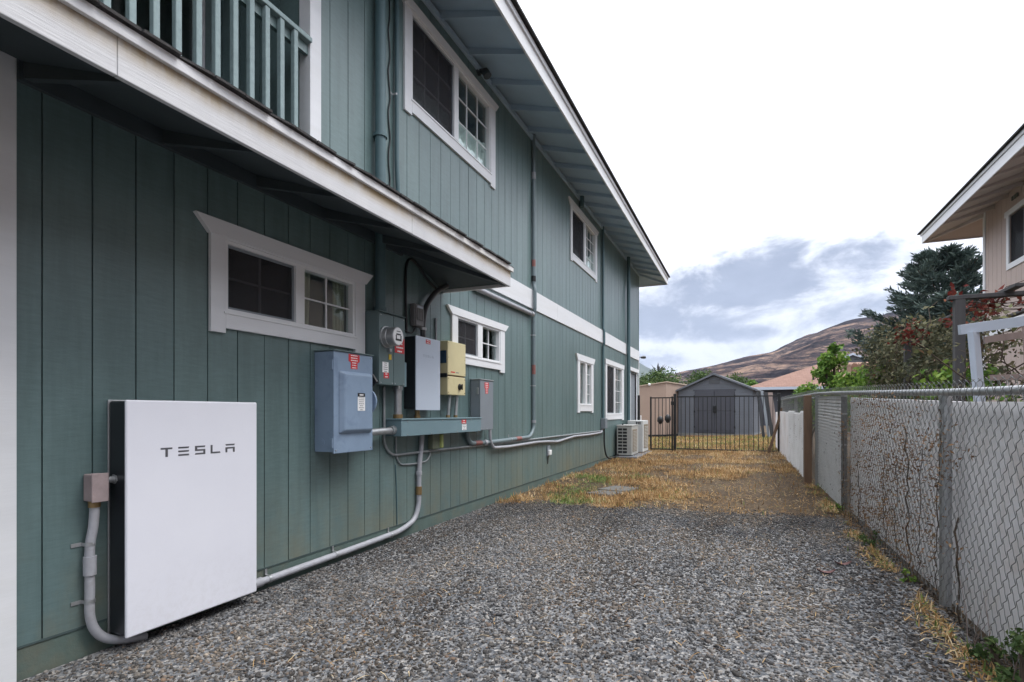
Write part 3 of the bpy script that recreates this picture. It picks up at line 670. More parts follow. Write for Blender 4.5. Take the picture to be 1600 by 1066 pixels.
# pent roof over the lower wall
PX, PZ, PE = -2.17, 2.405, 4.88
pr = MB(); PS = -3.9  # unseen left run, lengthened to keep light off the wall below
pr.hexa([(PX-.03, PS, PZ+.175), (PX-.03, PE, PZ+.175), (XW, 4.14, 2.80), (XW, PS, 2.80)], [(PX+.05, PS, PZ+.192), (PX+.05, PE+.05, PZ+.192), (XW, 4.14, 2.868), (XW, PS, 2.868)])
pr.hexa([(PX-.03, PE, PZ+.175), (XW, PE, PZ+.175), (XW, 4.2, 2.80), (XW, 4.14, 2.80)], [(PX+.05, PE+.05, PZ+.192), (XW, PE+.05, PZ+.192), (XW, 4.2, 2.868), (XW, 4.14, 2.868)])
pent = pr.build('pent_roof', M['shingle'], house)
p = MB(); p.hexa([(PX-.001, PS, PZ+.03), (PX-.001, PE-.002, PZ+.03), (XW+.001, 4.13, 2.692), (XW+.001, PS, 2.692)], [(PX-.001, PS, PZ+.04), (PX-.001, PE-.002, PZ+.04), (XW+.001, 4.13, 2.70), (XW+.001, PS, 2.70)])
p.hexa([(PX-.001, PE-.002, PZ+.03), (XW+.001, PE-.002, PZ+.03), (XW+.001, 4.2, 2.692), (XW+.001, 4.13, 2.692)], [(PX-.001, PE-.002, PZ+.04), (XW+.001, PE-.002, PZ+.04), (XW+.001, 4.2, 2.70), (XW+.001, 4.13, 2.70)])
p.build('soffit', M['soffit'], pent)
for a, b in ((PS, 1.25), (1.252, 3.18), (3.182, PE+.024)):
    p = MB(); p.bbox(PX, PX+.024, a, b, PZ, PZ+.152, .003); p.build('fascia_board', M['pfascia'], pent)
p = MB(); p.bbox(XW+.001, PX-.001, PE, PE+.024, PZ, PZ+.152, .003); p.build('fascia_board', M['fascia'], pent)
for a, b in ((PS, 4.0), (4.003, PE+.05)):
    p = MB(); p.bbox(PX+.024, PX+.046, a, b, PZ+.146, PZ+.196, .003); p.build('drip_board', M['fascia'], pent)
r1 = None
for y in (-2.95, -2.34, -1.73, -1.12, -.51, .1, .71, 1.32, 1.93, 2.54, 3.15, 3.76):
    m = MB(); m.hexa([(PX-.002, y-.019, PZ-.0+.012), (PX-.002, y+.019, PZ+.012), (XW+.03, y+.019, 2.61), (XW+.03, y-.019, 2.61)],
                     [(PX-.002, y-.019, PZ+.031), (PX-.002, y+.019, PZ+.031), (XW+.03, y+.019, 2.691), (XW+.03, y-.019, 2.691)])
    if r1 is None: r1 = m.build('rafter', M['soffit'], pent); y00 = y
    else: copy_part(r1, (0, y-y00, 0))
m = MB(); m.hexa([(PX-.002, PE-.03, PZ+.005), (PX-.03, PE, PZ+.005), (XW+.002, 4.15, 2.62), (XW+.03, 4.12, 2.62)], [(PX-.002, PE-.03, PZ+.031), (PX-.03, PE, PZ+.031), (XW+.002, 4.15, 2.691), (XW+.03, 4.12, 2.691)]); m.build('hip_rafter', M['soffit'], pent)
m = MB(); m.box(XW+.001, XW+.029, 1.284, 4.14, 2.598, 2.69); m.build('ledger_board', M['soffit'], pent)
# ragged shingle edge, one tab at a time
tabm = []
for k in range(3):
    m = MB(); j = [random.uniform(-.012, .012) for _ in range(4)]
    m.hexa([(PX+.02, 0, PZ+.196), (PX+.062+j[0], .003, PZ+.1955), (PX+.062+j[1], .148, PZ+.1955), (PX+.02, .151, PZ+.196)], [(PX+.02, 0, PZ+.203), (PX+.062+j[0], .003, PZ+.203+abs(j[2])*.5), (PX+.062+j[1], .148, PZ+.203+abs(j[3])*.5), (PX+.02, .151, PZ+.205)])
    tabm.append(m)
first = [m.build('shingle', M['shingle'], pent) for m in tabm]
for i, o in enumerate(first): o.location.y += -3.85+i*.152
for i in range(3, 57): copy_part(first[random.randrange(3)], (0, .152*0, 0)).location.y = -3.85+i*.152

# balcony: recess walls, railing
BX = -4.03
m = MB(); m.box(BX, XW-.0605, -3.41, 2.999, 2.801, 2.83); bal = m.build('balcony_floor', M['foundation'], house)
g = -4.02
while g < XW-.1:
    b = MB(); b.box(g+.0035, min(g+.2, XW-.095), 3.001, 3.019, 2.83, 5.33); b.build('siding_board', M['siding'], bal); g += .2041
b = MB(); b.box(-4.1, XW-.092, 3.010, 3.018, 2.83, 5.33); 
b = MB(); b.box(BX-.05, BX, -3.41, 1.05, 2.83, 5.33); b.build('back_wall', M['siding'], bal)
b = MB(); b.box(BX-.05, BX, 1.05, 2.93, 4.95, 5.33); b.build('back_wall', M['siding'], bal)
b = MB(); b.box(BX-.04, BX+.02, 2.93, 2.999, 2.831, 5.33); b.box(BX-.02, BX+.03, 1.05, 1.15, 2.831, 4.949); b.box(BX-.02, BX+.03, 1.151, 2.929, 4.86, 4.949); b.build('door_trim', M['white'], bal)
b = MB(); b.box(BX-.03, BX-.024, 1.15, 2.93, 2.831, 4.86); b.build('door_glass', M['glass'], bal)
b = MB(); b.box(BX-.022, BX-.012, 2.02, 2.09, 2.831, 4.859); b.build('door_stile', M['greybox'], bal)
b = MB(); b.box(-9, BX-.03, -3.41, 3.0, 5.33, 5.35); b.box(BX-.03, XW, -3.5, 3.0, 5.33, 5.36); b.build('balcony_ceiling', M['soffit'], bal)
b = MB(); b.bbox(XW-.055, XW+.04, -3.4, 3.0, 3.83, 3.866, .006); rail = b.build('balcony_rail', M['pale_rail'], house)
b = MB(); b.box(XW-.035, XW-.002, -3.4, 2.998, 3.755, 3.829); b.build('sub_rail', M['siding'], rail)
b = MB(); b.box(XW-.035, XW-.002, -3.4, 2.998, 2.90, 2.96); b.build('bottom_rail', M['pale_rail'], rail)
b = MB(); b.bbox(XW+.0005, XW+.0365, 2.832, 2.868, 2.88, 3.829, .003, 1); bl = b.build('baluster', M['pale_rail'], rail)
for i in range(1, 51): copy_part(bl, (random.uniform(-.002, .002), -.1215*i, random.uniform(-.004, .002)))

# ------------------------------------------------------------------ wall battery and electrical gear
def poly_letters(word, y0, y1, z0, z1, x, mat, parent, name='lettering', tint=None):
    h = z1-z0; n = len(word); w = (y1-y0)/(n+(n-1)*.52); t = .19
    shapes = {
     'T': [[(0, 1), (1, 1), (1, 1-t), (.62, 1-t), (.62, 0), (.40, 0), (.40, 1-t), (0, 1-t)]],
     'E': [[(0, 1), (1, 1), (.93, 1-t), (.0, 1-t)], [(0, .6), (1, .6), (.93, .41), (0, .41)], [(0, t), (.95, t), (1, 0), (0, 0)]],
     'S': [[(0, 1), (1, 1), (.95, 1-t), (.22, 1-t), (.22, .6), (1, .6), (1, 0), (0, 0), (.06, t), (.80, t), (.80, .41), (0, .41)]],
     'L': [[(0, 1), (.2, 1), (.2, t), (.95, t), (1, 0), (0, 0)]],
     'A': [[(0, 1), (1, 1), (.95, 1-t), (.05, 1-t)], [(0, .62), (1, .62), (1, 0), (.80, 0), (.80, .43), (.20, .43), (.20, 0), (0, 0)]]}
    for i, ch in enumerate(word):
        m = MB(); yy = y0+i*w*1.52
        for poly in shapes[ch]: m.prism([(yy+a*w, z0+b*h) for a, b in poly], 0, x, x+.0012)
        m.build('letter', mat, parent)
bat = thing('wall_battery', (-2.83, 2.03, .03), 'large white wall battery with black sides and grey lettering beside the gravel', 'battery')
m = MB(); m.bbox(XW+.012, -2.770, 1.655, 2.409, .052, 1.208, .012, 3); m.build('case', M['satin_black'], bat)
m = MB(); m.bbox(-2.781, -2.762, 1.650, 2.414, .047, 1.213, .009, 4); m.build('front_panel', M['batt_white'], bat)
m = MB(); m.bbox(XW+.004, XW+.012, 1.652, 2.412, .05, 1.215, .003); m.build('wall_bracket', M['metal'], bat)
poly_letters('TESLA', 1.817, 2.255, .920, .968, -2.7625, M['ink_grey'], bat)

def strap(parent, y, z, r, mat='metal', horiz=False, x=XW):
    """two-ear pipe strap: on an upright pipe (y,z) or on a horizontal one"""
    m = MB(); cx = x+r+.004
    prof = []
    n = 10
    for i in range(n+1):
        a = math.pi*i/n
        prof.append((cx+math.sin(a)*(r+.003), math.cos(a)*(r+.003)))
    pts = [(x+.004, (r+.003)), *prof[0:], (x+.004, -(r+.003))]
    vs = []
    for s in (-.009, .009):
        for (px, q) in pts: vs.append((px, y+q, z+s) if not horiz else (px, y+s, z+q))
    k = len(pts); m.add(vs, [(i, i+1, k+i+1, k+i) for i in range(k-1)], True)
    m.box(x+.001, x+.004, y-r-.045 if not horiz else y-.009, y-r-.002 if not horiz else y+.009, z-.009 if not horiz else z+r+.002, z+.009 if not horiz else z+r+.04)
    return m.build('pipe_strap', M[mat], parent)
def pipe(name, label, pts, r, mat, rad=.08, straps=(), couplings=(), smooth=False, bands=(), cat='conduit', n=10, group=None):
    P = smooth_path(pts, 6) if smooth else bend_path(pts, rad)
    t = thing(name, tuple(Vector(pts[-1])), label, cat, group)
    MB().tube(P, r, n).build('pipe', M[mat], t)
    for (y, z, hz) in straps: strap(t, y, z, r, horiz=hz)
    for (a, b, mt_) in couplings: MB().tube([a, b], r*1.28, 12).build('coupling', M[mt_], t)
    for (a, b) in bands: MB().tube([a, b], r*1.06, 12).build('red_band', M['red_faded'], t)
    return t
cx = XW+.028
# feed beside the battery
jb = thing('junction_box', (-2.87, 1.573, .72), 'small pinkish grey junction box at the left side of the battery', 'junction box')
m = MB(); m.bbox(XW+.004, XW+.075, 1.545, 1.612, .725, .855, .006); m.build('box_body', M['pinkbox'], jb)
m = MB(); m.bbox(XW+.075, XW+.083, 1.541, 1.616, .721, .859, .003); m.build('cover_plate', M['pinkbox'], jb)
m = MB(); m.tube([(XW+.06, 1.612, .822), (XW+.06, 1.66, .822)], .017, 10); m.tube([(XW+.06, 1.648, .822), (XW+.06, 1.668, .822)], .024, 6, smooth=False); m.build('nipple', M['metal'], jb)
m = MB(); m.tube([(XW+.04, 1.575, .695), (XW+.04, 1.575, .727)], .026, 10); m.build('connector', M['brass'], jb)
pipe('conduit', 'grey conduit bending from the junction box down under the battery', smooth_path([(XW+.04, 1.577, .70), (XW+.036, 1.572, .60), (cx, 1.562, .50), (cx, 1.562, .30), (cx, 1.564, .16), (cx+.005, 1.60, .07), (cx+.02, 1.67, .02), (cx+.04, 1.80, -.01)], 5), .0215, 'pvc', rad=.02,
     straps=((1.562, .52, False), (1.562, .245, False)), couplings=(((cx, 1.562, .37), (cx, 1.562, .46), 'pvc'),))
# conduit along the foot of the wall from the trough to the battery
zz = .058
pipe('conduit', 'grey conduit dropping from the long trough and running along the wall foot', [(cx, 4.457, .96), (cx, 4.45, .85), (cx, 4.402, .62), (cx, 4.40, .26), (cx, 4.33, .13), (cx, 4.10, zz+.012), (cx, 3.4, zz), (cx, 2.40, zz-.01)], .0235, 'pvc', rad=.13,
     straps=((3.95, zz+.006, True), (3.25, zz, True), (2.62, zz-.008, True)),
     couplings=(((cx, 4.401, .55), (cx, 4.401, .585), 'pvc'), ((cx, 4.40, .36), (cx, 4.40, .44), 'brass'), ((cx, 2.50, zz-.008), (cx, 2.56, zz-.008), 'pvc')))

# blue grey disconnect
bb = thing('disconnect_switch_box', (-2.83, 3.27, .85), 'big blue grey safety switch box with raised door and red label', 'electrical box')
m = MB(); m.bbox(XW+.003, -2.745, 3.056, 3.486, .862, 1.597, .004); m.build('cabinet', M['bluebox'], bb)
m = MB(); m.bbox(-2.745, -2.732, 3.052, 3.494, .852, 1.600, .004); dr = m.build('door', M['bluebox'], bb)
a = [(-2.7325, 3.10, .99), (-2.7325, 3.474, .99), (-2.7325, 3.474, 1.462), (-2.7325, 3.10, 1.462)]; b = [(-2.700, 3.135, 1.02), (-2.700, 3.455, 1.02), (-2.700, 3.455, 1.440), (-2.700, 3.135, 1.440)]
bm = bmesh.new(); 
mm = MB(); mm.hexa(a, b)
o = mm.build('raised_cover', M['bluebox'], dr)
bmod = bmesh.new(); bmod.from_mesh(o.data); bmesh.ops.bevel(bmod, geom=bmod.edges[:], offset=.010, segments=3, profile=.5, affect='EDGES'); bmod.to_mesh(o.data); bmod.free(); bm.free()
m = MB(); m.bbox(XW+.0, -2.722, 3.050, 3.500, 1.6005, 1.610, .003); m.build('rain_hood', M['greengrey'], bb)
for z in (.93, 1.50): m = MB(); m.box(-2.765, -2.738, 3.043, 3.0515, z-.03, z+.03); m.tube([(-2.742, 3.047, z-.035), (-2.742, 3.047, z+.035)], .006, 8); m.build('hinge', M['bluebox'], bb)
def lab(parent, y0, y1, z0, z1, x, mat='red', rows=4, ink='ink_white', shape=None, name='warning_label'):
    m = MB()
    if shape: m.prism([(y0+(y1-y0)*a, z0+(z1-z0)*b) for a, b in shape], 0, x, x+.001)
    else: m.box(x, x+.001, y0, y1, z0, z1)
    o = m.build(name, M[mat], parent)
    if rows:
        k = MB(); h = (z1-z0)/(rows*1.7)
        for r in range(rows):
            z = z1-(r+.8)*(z1-z0)/rows+h*.2; f = random.uniform(.12, .3) if not shape else .2+.12*(r >= rows//2)
            y = y0+(y1-y0)*f; ye = y1-(y1-y0)*f
            while y < ye:
                w = random.uniform(.08, .2)*(y1-y0); k.box(x+.0011, x+.0016, y, min(y+w, ye), z, z+h*.62); y += w+.03*(y1-y0)
        k.build('print', M[ink], parent)
    return o
KEY = [(.2, 0), (.8, 0), (.8, .42), (1, .52), (1, 1), (0, 1), (0, .52), (.2, .42)]
lab(bb, 3.21, 3.335, 1.482, 1.592, -2.7315, rows=6, shape=KEY)
lab(bb, 3.275, 3.36, 1.272, 1.30, -2.6995, 'black', 1)
lab(bb, 3.275, 3.36, 1.165, 1.271, -2.6995, 'ink_white', 7, 'tel')
m = MB(); m.lathe((-2.80, 3.489, 1.24), 1, [(0, .105), (.016, .105), (.022, .09)], 28); m.build('lever_disc', M['bluebox'], bb)
m = MB(); m.bbox(-2.80, -2.72, 3.515, 3.542, 1.36, 1.445, .007, 2, Matrix.Translation((-2.77, 3.53, 1.40)) @ Matrix.Rotation(R(-35), 4, 'Y') @ Matrix.Translation((2.77, -3.53, -1.40))); m.tube([(-2.80, 3.515, 1.25), (-2.775, 3.525, 1.38)], .012, 8); m.build('lever_handle', M['black'], bb)
m = MB(); m.lathe((-2.85, 3.053, .93), 1, [(0, .03), (.004, .03)], 20); m.lathe((-2.85, 3.051, .93), 1, [(0, .02), (.004, .02)], 20); m.build('knockout', M['bluebox'], bb)

# meter panel
mp = thing('meter_panel', (-2.85, 3.83, 1.38), 'grey green service panel with a round electric meter', 'electrical panel')
m = MB(); m.bbox(XW+.003, -2.782, 3.626, 3.996, 1.384, 1.988, .003); m.build('cabinet', M['greengrey'], mp)
m = MB(); m.bbox(-2.784, -2.772, 3.628, 3.826, 1.386, 1.978, .003); m.build('cover', M['greengrey'], mp)
m = MB(); m.bbox(-2.784, -2.772, 3.831, 3.994, 1.386, 1.978, .003); m.build('cover', M['greengrey'], mp)
m = MB(); m.bbox(XW+.003, -2.762, 3.62, 4.0, 1.9885, 1.998, .003); m.build('rain_hood', M['greengrey'], mp)
m = MB(); m.bbox(XW+.003, -2.80, 3.9965, 4.062, 1.382, 1.60, .003); m.build('side_box', M['trough'], mp)
m = MB(); m.lathe((-2.772, 3.722, 1.785), 0, [(0, .092), (.012, .092), (.014, .084), (.05, .082), (.055, .078), (.115, .078), (.124, .074)], 32); mt2 = m.build('meter_body', M['metal'], mp)
m = MB(); m.lathe((-2.648, 3.722, 1.785), 0, [(0, .071), (.003, .066)], 32); m.build('meter_face', M['ink_white'], mt2)
m = MB(); 
for (yy, z, hy, hz) in ((3.722, 1.80, .030, .006), (3.722, 1.755, .040, .008), (3.69, 1.775, .006, .018), (3.755, 1.775, .006, .018), (3.722, 1.825, .025, .003)): m.box(-2.6455, -2.643, yy-hy, yy+hy, z-hz, z+hz)
m.build('meter_dial', M['black'], mt2)
m = MB(); m.bbox(-2.772, -2.75, 3.745, 3.775, 1.665, 1.69, .003); m.build('seal_tab', M['metal'], mp)
m = MB(); m.box(-2.7715, -2.765, 3.758, 3.79, 1.60, 1.645); m.build('seal_tag', M['yellow'], mp)
lab(mp, 3.845, 3.985, 1.668, 1.80, -2.7715, rows=4)
lab(mp, 3.672, 3.755, 1.488, 1.575, -2.7715, 'ink_white', 5, 'tel'); lab(mp, 3.69, 3.76, 1.44, 1.487, -2.7715, 'red', 2)
# telephone box
tb = thing('telephone_box', (-2.88, 4.357, 1.97), 'small weathered grey ribbed interface box above the white cabinet', 'utility box')
m = MB(); m.bbox(XW+.003, -2.862, 4.282, 4.432, 1.972, 2.186, .008, 2); m.build('case', M['tel'], tb)
m = MB(); m.bbox(-2.862, -2.85, 4.29, 4.424, 1.98, 2.178, .005, 2); m.build('cover', M['tel'], tb)
for k in range(4): m = MB(); m.bbox(-2.851, -2.842, 4.303+.031*k, 4.325+.031*k, 2.03, 2.14, .003, 1); m.build('rib', M['tel'], tb)
m = MB(); m.box(-2.8505, -2.848, 4.31, 4.405, 2.148, 2.168); m.build('cover_label', M['ink_pale'], tb)
# white gateway
gw = thing('gateway_cabinet', (-2.85, 4.39, 1.175), 'tall pale blue white cabinet with black sides beside the cream inverter', 'electrical cabinet')
m = MB(); m.bbox(XW+.003, -2.792, 4.19, 4.598, 1.185, 1.858, .004); m.build('case', M['satin_black'], gw)
m = MB(); m.bbox(-2.791, -2.778, 4.183, 4.606, 1.174, 1.862, .003); m.build('front_panel', M['gate_white'], gw)
poly_letters('TESLA', 4.30, 4.48, 1.676, 1.698, -2.7782, M['ink_pale'], gw)
lab(gw, 4.345, 4.425, 1.805, 1.845, -2.7775, rows=2)
# inverter
iv = thing('solar_inverter', (-2.85, 4.97, 1.335), 'cream solar inverter with a black rotary switch above the trough', 'inverter')
m = MB(); m.bbox(XW+.003, -2.794, 4.783, 5.165, 1.54, 1.89, .006, 2); m.build('upper_case', M['cream'], iv)
m = MB(); m.bbox(XW+.003, -2.797, 4.785, 5.163, 1.336, 1.527, .006, 2); m.build('lower_case', M['cream'], iv)
m = MB(); m.box(XW+.004, -2.81, 4.795, 5.155, 1.526, 1.541); m.build('joint_gap', M['wood_brown'], iv)
m = MB(); m.bbox(-2.90, -2.81, 4.777, 4.784, 1.66, 1.79, .002); m.build('display_window', M['screen_blue'], iv)
m = MB(); m.bbox(-2.90, -2.80, 4.772, 4.79, 1.515, 1.556, .003); m.build('side_latch', M['black'], iv)
m = MB(); m.lathe((-2.797, 5.032, 1.423), 0, [(0, .034), (.008, .034), (.01, .022), (.028, .02)], 20); m.bbox(-2.77, -2.758, 5.024, 5.040, 1.392, 1.454, .003, 1); m.build('rotary_switch', M['black'], iv)
m = MB(); m.box(-2.7945, -2.7935, 4.845, 4.93, 1.565, 1.578); m.build('maker_mark', M['red'], iv)
m = MB(); m.box(-2.7945, -2.7935, 4.95, 5.01, 1.566, 1.576); m.build('model_mark', M['tel'], iv)
for yy in (4.80, 5.148):
    for z in (1.36, 1.505, 1.56, 1.72, 1.87): m = MB(); m.lathe((-2.797, yy, z), 0, [(0, .005), (.005, .004)], 8); m.build('screw', M['brass'], iv)
# grey box at the right end
gb = thing('grey_disconnect_box', (-2.85, 5.67, .95), 'narrow mid grey disconnect box with red label at the trough end', 'electrical box')
m = MB(); m.bbox(XW+.003, -2.798, 5.505, 5.838, .955, 1.526, .004); m.build('cabinet', M['greybox'], gb)
m = MB(); m.bbox(-2.797, -2.786, 5.501, 5.843, .948, 1.526, .004); m.build('cover', M['greybox'], gb)
m = MB(); m.bbox(XW+.003, -2.778, 5.495, 5.85, 1.527, 1.540, .003); m.build('rain_hood', M['metal'], gb)
m = MB(); m.bbox(-2.83, -2.805, 5.492, 5.504, 1.36, 1.44, .003); m.build('latch', M['metal'], gb)
lab(gb, 5.61, 5.72, 1.372, 1.505, -2.7855, rows=6, shape=KEY)
# trough
tr = thing('wiring_trough', (-2.83, 4.68, .94), 'long grey blue wiring trough under the meter and inverter', 'wiring trough')
m = MB(); m.bbox(XW+.003, -2.748, 3.908, 5.446, .942, 1.084, .003); m.build('body', M['trough'], tr)
m = MB(); m.bbox(XW+.003, -2.740, 3.900, 5.452, 1.0845, 1.098, .003); m.build('lid', M['trough'], tr)
m = MB(); m.tube([(-2.83, 3.895, 1.0), (-2.83, 3.909, 1.0)], .04, 8, smooth=False); m.build('locknut', M['metal_dark'], tr)
lab(tr, 4.99, 5.09, 1.035, 1.075, -2.7475, rows=2); lab(tr, 5.0, 5.095, .965, 1.028, -2.7475, 'ink_white', 4, 'tel')
def screws(parent, x, spots, r=.006, mat='metal'):
    for (yy, z) in spots: m = MB(); m.lathe((x, yy, z), 0, [(0, r), (.003, r), (.004, r*.5)], 10); m.build('screw', M[mat], parent)
screws(tr, -2.748, [(4.0, .955), (4.4, .955), (4.9, .955), (5.38, .955), (4.0, 1.07), (4.6, 1.07), (5.2, 1.07)], .005)
screws(gb, -2.786, [(5.52, .965), (5.82, .965), (5.67, .962)], .005)
screws(mp, -2.772, [(3.65, 1.40), (3.81, 1.40), (3.85, 1.40), (3.975, 1.40), (3.65, 1.965), (3.975, 1.965)], .006)
screws(bb, -2.732, [(3.075, .875), (3.47, .875), (3.47, 1.58)], .006)
for o_, yy_, zz_ in ((bb, 3.486, .92), (mp, 3.91, 1.378)): MB().bbox(-2.80, -2.77, yy_-.012, yy_+.012, zz_-.02, zz_+.006, .002, 1).build('hasp', M['metal'], o_)
# short conduits between boxes
pipe('conduit', 'thick grey conduit between the blue box and the trough', [(-2.83, 3.49, .985), (-2.83, 3.70, .99), (-2.83, 3.905, .995)], .030, 'metal', couplings=(((-2.83, 3.86, .995), (-2.83, 3.90, .995), 'metal_dark'),))
pipe('conduit', 'thick upright conduit between the meter panel and trough', [(-2.84, 3.985, 1.39), (-2.84, 3.985, 1.098)], .034, 'metal', couplings=(((-2.84, 3.985, 1.1), (-2.84, 3.985, 1.135), 'brass'), ((-2.84, 3.985, 1.35), (-2.84, 3.985, 1.384), 'metal')))
pipe('conduit', 'short brass fitting under the pale blue white cabinet', [(-2.85, 4.31, 1.19), (-2.85, 4.31, 1.098)], .024, 'brass', couplings=(((-2.85, 4.31, 1.10), (-2.85, 4.31, 1.125), 'brass'),))
pipe('conduit', 'left one of two conduits under the cream inverter', [(-2.84, 4.90, 1.34), (-2.85, 4.90, 1.25), (-2.85, 4.88, 1.098)], .018, 'metal_dark', couplings=(((-2.85, 4.88, 1.1), (-2.85, 4.88, 1.125), 'brass'),))
pipe('conduit', 'right one of two conduits under the cream inverter', [(-2.84, 5.06, 1.34), (-2.85, 5.06, 1.25), (-2.85, 5.04, 1.098)], .018, 'metal', couplings=(((-2.85, 5.04, 1.1), (-2.85, 5.04, 1.125), 'brass'),))
pipe('conduit', 'dark curved conduit rising from the white cabinet to the porch soffit', [(-2.87, 4.44, 1.86), (-2.87, 4.44, 2.02), (-2.868, 4.50, 2.20), (-2.85, 4.66, 2.37), (-2.80, 4.78, 2.45)], .027, 'dark_conduit', smooth=True, couplings=(((-2.87, 4.44, 1.95), (-2.87, 4.44, 1.975), 'metal'),))
pipe('conduit', 'thin pale rod on the wall left of the second window', [(XW+.012, 4.74, 2.12), (XW+.012, 4.74, 1.88)], .010, 'pvc')
# long runs on the wall
P_ = XW+.03
pipe('service_mast', 'thick painted pipe from the eave down to the meter panel', [(XW+.058, 3.765, 5.28), (XW+.058, 3.765, 1.995)], .046, 'pipe_paint', straps=(), couplings=(((XW+.058, 3.765, 2.0), (XW+.058, 3.765, 2.045), 'pipe_paint'), ((XW+.058, 3.765, 3.50), (XW+.058, 3.765, 3.53), 'pipe_paint')), cat='pipe', n=14)
pts = [(XW+.008, 3.957+.010*math.sin(i*1.9)+.006*math.sin(i*4.1), 5.27-i*.12) for i in range(21)]
pipe('cable', 'thin dark wavy cable on the upper wall beside the thick pipe', pts, .006, 'black', smooth=True, cat='cable', n=6)
pipe('conduit', 'slim painted conduit on the upper wall left of the big window', [(P_, 4.04, 5.28), (P_, 4.04, 3.4), (P_, 4.07, 3.0), (P_, 4.10, 2.86)], .021, 'pipe_paint', straps=((4.04, 4.02, False),))
pipe('conduit', 'long grey conduit from the eave down to the trough with red bands', [(P_, 7.46, 5.28), (P_, 7.46, 3.05), (P_+.028, 7.44, 2.97), (P_+.028, 7.44, 2.68), (P_, 7.46, 2.60), (P_, 7.46, .90), (P_, 7.30, .795), (P_, 6.1, .785), (P_, 5.46, .800), (P_, 5.38, .87), (P_, 5.37, .95)], .027, 'pipe_grey', rad=.10,
     straps=((7.46, 2.3, False), (7.46, 1.55, False), (6.6, .79, True)), bands=(((P_, 7.46, 1.72), (P_, 7.46, 1.86)), ((P_, 7.46, 3.32), (P_, 7.46, 3.42)), ((P_, 6.95, .7925), (P_, 6.78, .791)), ((P_, 5.56, .797), (P_, 5.72, .793))),
     couplings=(((P_, 7.46, 4.62), (P_, 7.46, 4.72), 'pvc'), ((P_, 7.46, 3.10), (P_, 7.46, 3.18), 'black'), ((P_, 5.80, .790), (P_, 5.86, .789), 'pvc'), ((P_, 7.46, 1.0), (P_, 7.46, 1.04), 'pvc')))
pipe('conduit', 'horizontal grey pipe tucked under the white belt board', [(XW+.04, 5.55, 2.600), (XW+.04, 7.30, 2.600)], .032, 'pvc', couplings=(((XW+.04, 7.30, 2.60), (XW+.04, 7.38, 2.60), 'metal'),))
pipe('conduit', 'slim dark pipe on the upper wall right of the small window', [(P_, 11.70, 5.28), (P_, 11.70, 3.02), (P_+.026, 11.70, 2.96), (P_+.026, 11.70, 2.68), (P_, 11.70, 2.62), (P_, 11.70, 1.0)], .026, 'pipe_paint', rad=.04)
m = thing('isolator_box', (XW+.04, 11.70, .80), 'small grey isolator box at the end of the long wall conduits', 'electrical box')
MB().bbox(XW+.003, XW+.10, 11.60, 11.80, .80, 1.03, .008, 2).build('case', M['greybox'], m); MB().bbox(XW+.10, XW+.108, 11.605, 11.795, .81, 1.02, .003).build('cover', M['greybox'], m)
pipe('cable', 'black cable hanging from the isolator box to the ground', [(XW+.05, 11.72, .80), (XW+.05, 11.74, .45), (XW+.08, 11.80, .20), (XW+.10, 12.2, .10), (XW+.10, 12.9, .14)], .018, 'black', smooth=True, cat='cable')
pipe('downspout', 'painted downspout at the far end of the wall', [(XW+.075, 14.30, 5.28), (XW+.075, 14.30, .10)], .048, 'pipe_paint', straps=(), cat='downspout')
pipe('conduit', 'pale conduit from the grey box along the wall to the isolator', [(P_+.02, 5.925, .95), (P_+.02, 5.935, .80), (P_+.02, 6.02, .715), (P_+.01, 6.5, .700), (P_, 7.6, .705), (P_, 8.1, .690), (P_, 8.55, .665), (P_, 9.0, .690), (P_, 9.5, .715), (P_, 10.5, .708), (P_, 11.55, .715), (P_, 11.68, .80)], .020, 'pvc', rad=.10, straps=((7.0, .702, True), (10.2, .71, True)))
pipe('conduit', 'thin dark conduit from the meter panel along the wall', [(XW+.018, 3.870, 1.38), (XW+.018, 3.872, .86), (XW+.018, 3.98, .768), (XW+.018, 5.0, .766), (XW+.018, 6.0, .756), (XW+.018, 8.0, .755), (XW+.018, 11.62, .752)], .012, 'metal_dark', rad=.12)
pipe('cable', 'thin dark cable looping below the trough', [(XW+.010, 4.055, .94), (XW+.010, 4.058, .75), (XW+.010, 4.12, .672), (XW+.010, 4.35, .66), (XW+.010, 4.57, .668), (XW+.010, 4.635, .73), (XW+.010, 4.64, .80)], .008, 'metal_dark', rad=.07, cat='cable')
pipe('cable', 'thin pale cable running straight down the wall to the foundation', [(XW+.006, 4.052, .68), (XW+.006, 4.07, .42), (XW+.006, 4.078, .13)], .005, 'pipe_paint', smooth=True, cat='cable', n=6)
pipe('cable', 'black cable arching under the porch soffit to the utility box', [(XW+.014, 4.215, 1.90), (XW+.014, 4.20, 2.30), (XW+.014, 4.21, 2.50), (XW+.014, 4.27, 2.60), (XW+.014, 4.40, 2.575), (XW+.014, 4.58, 2.475), (XW+.02, 4.72, 2.42)], .012, 'black', smooth=True, cat='cable')
pipe('cable', 'short black cable below the ribbed utility box', [(XW+.03, 4.34, 1.975), (XW+.02, 4.31, 1.915), (XW+.015, 4.24, 1.905), (XW+.012, 4.13, 1.93)], .007, 'black', smooth=True, cat='cable')
pipe('vent_elbow', 'short pipe stub under the eave above the small upper window', [(XW+.05, 9.95, 5.28), (XW+.05, 9.95, 5.08)], .045, 'pipe_paint', cat='pipe')
fl = thing('flood_light', (XW+.09, 5.70, 5.18), 'small dark flood lamp on the wall above the big upper window', 'lamp')
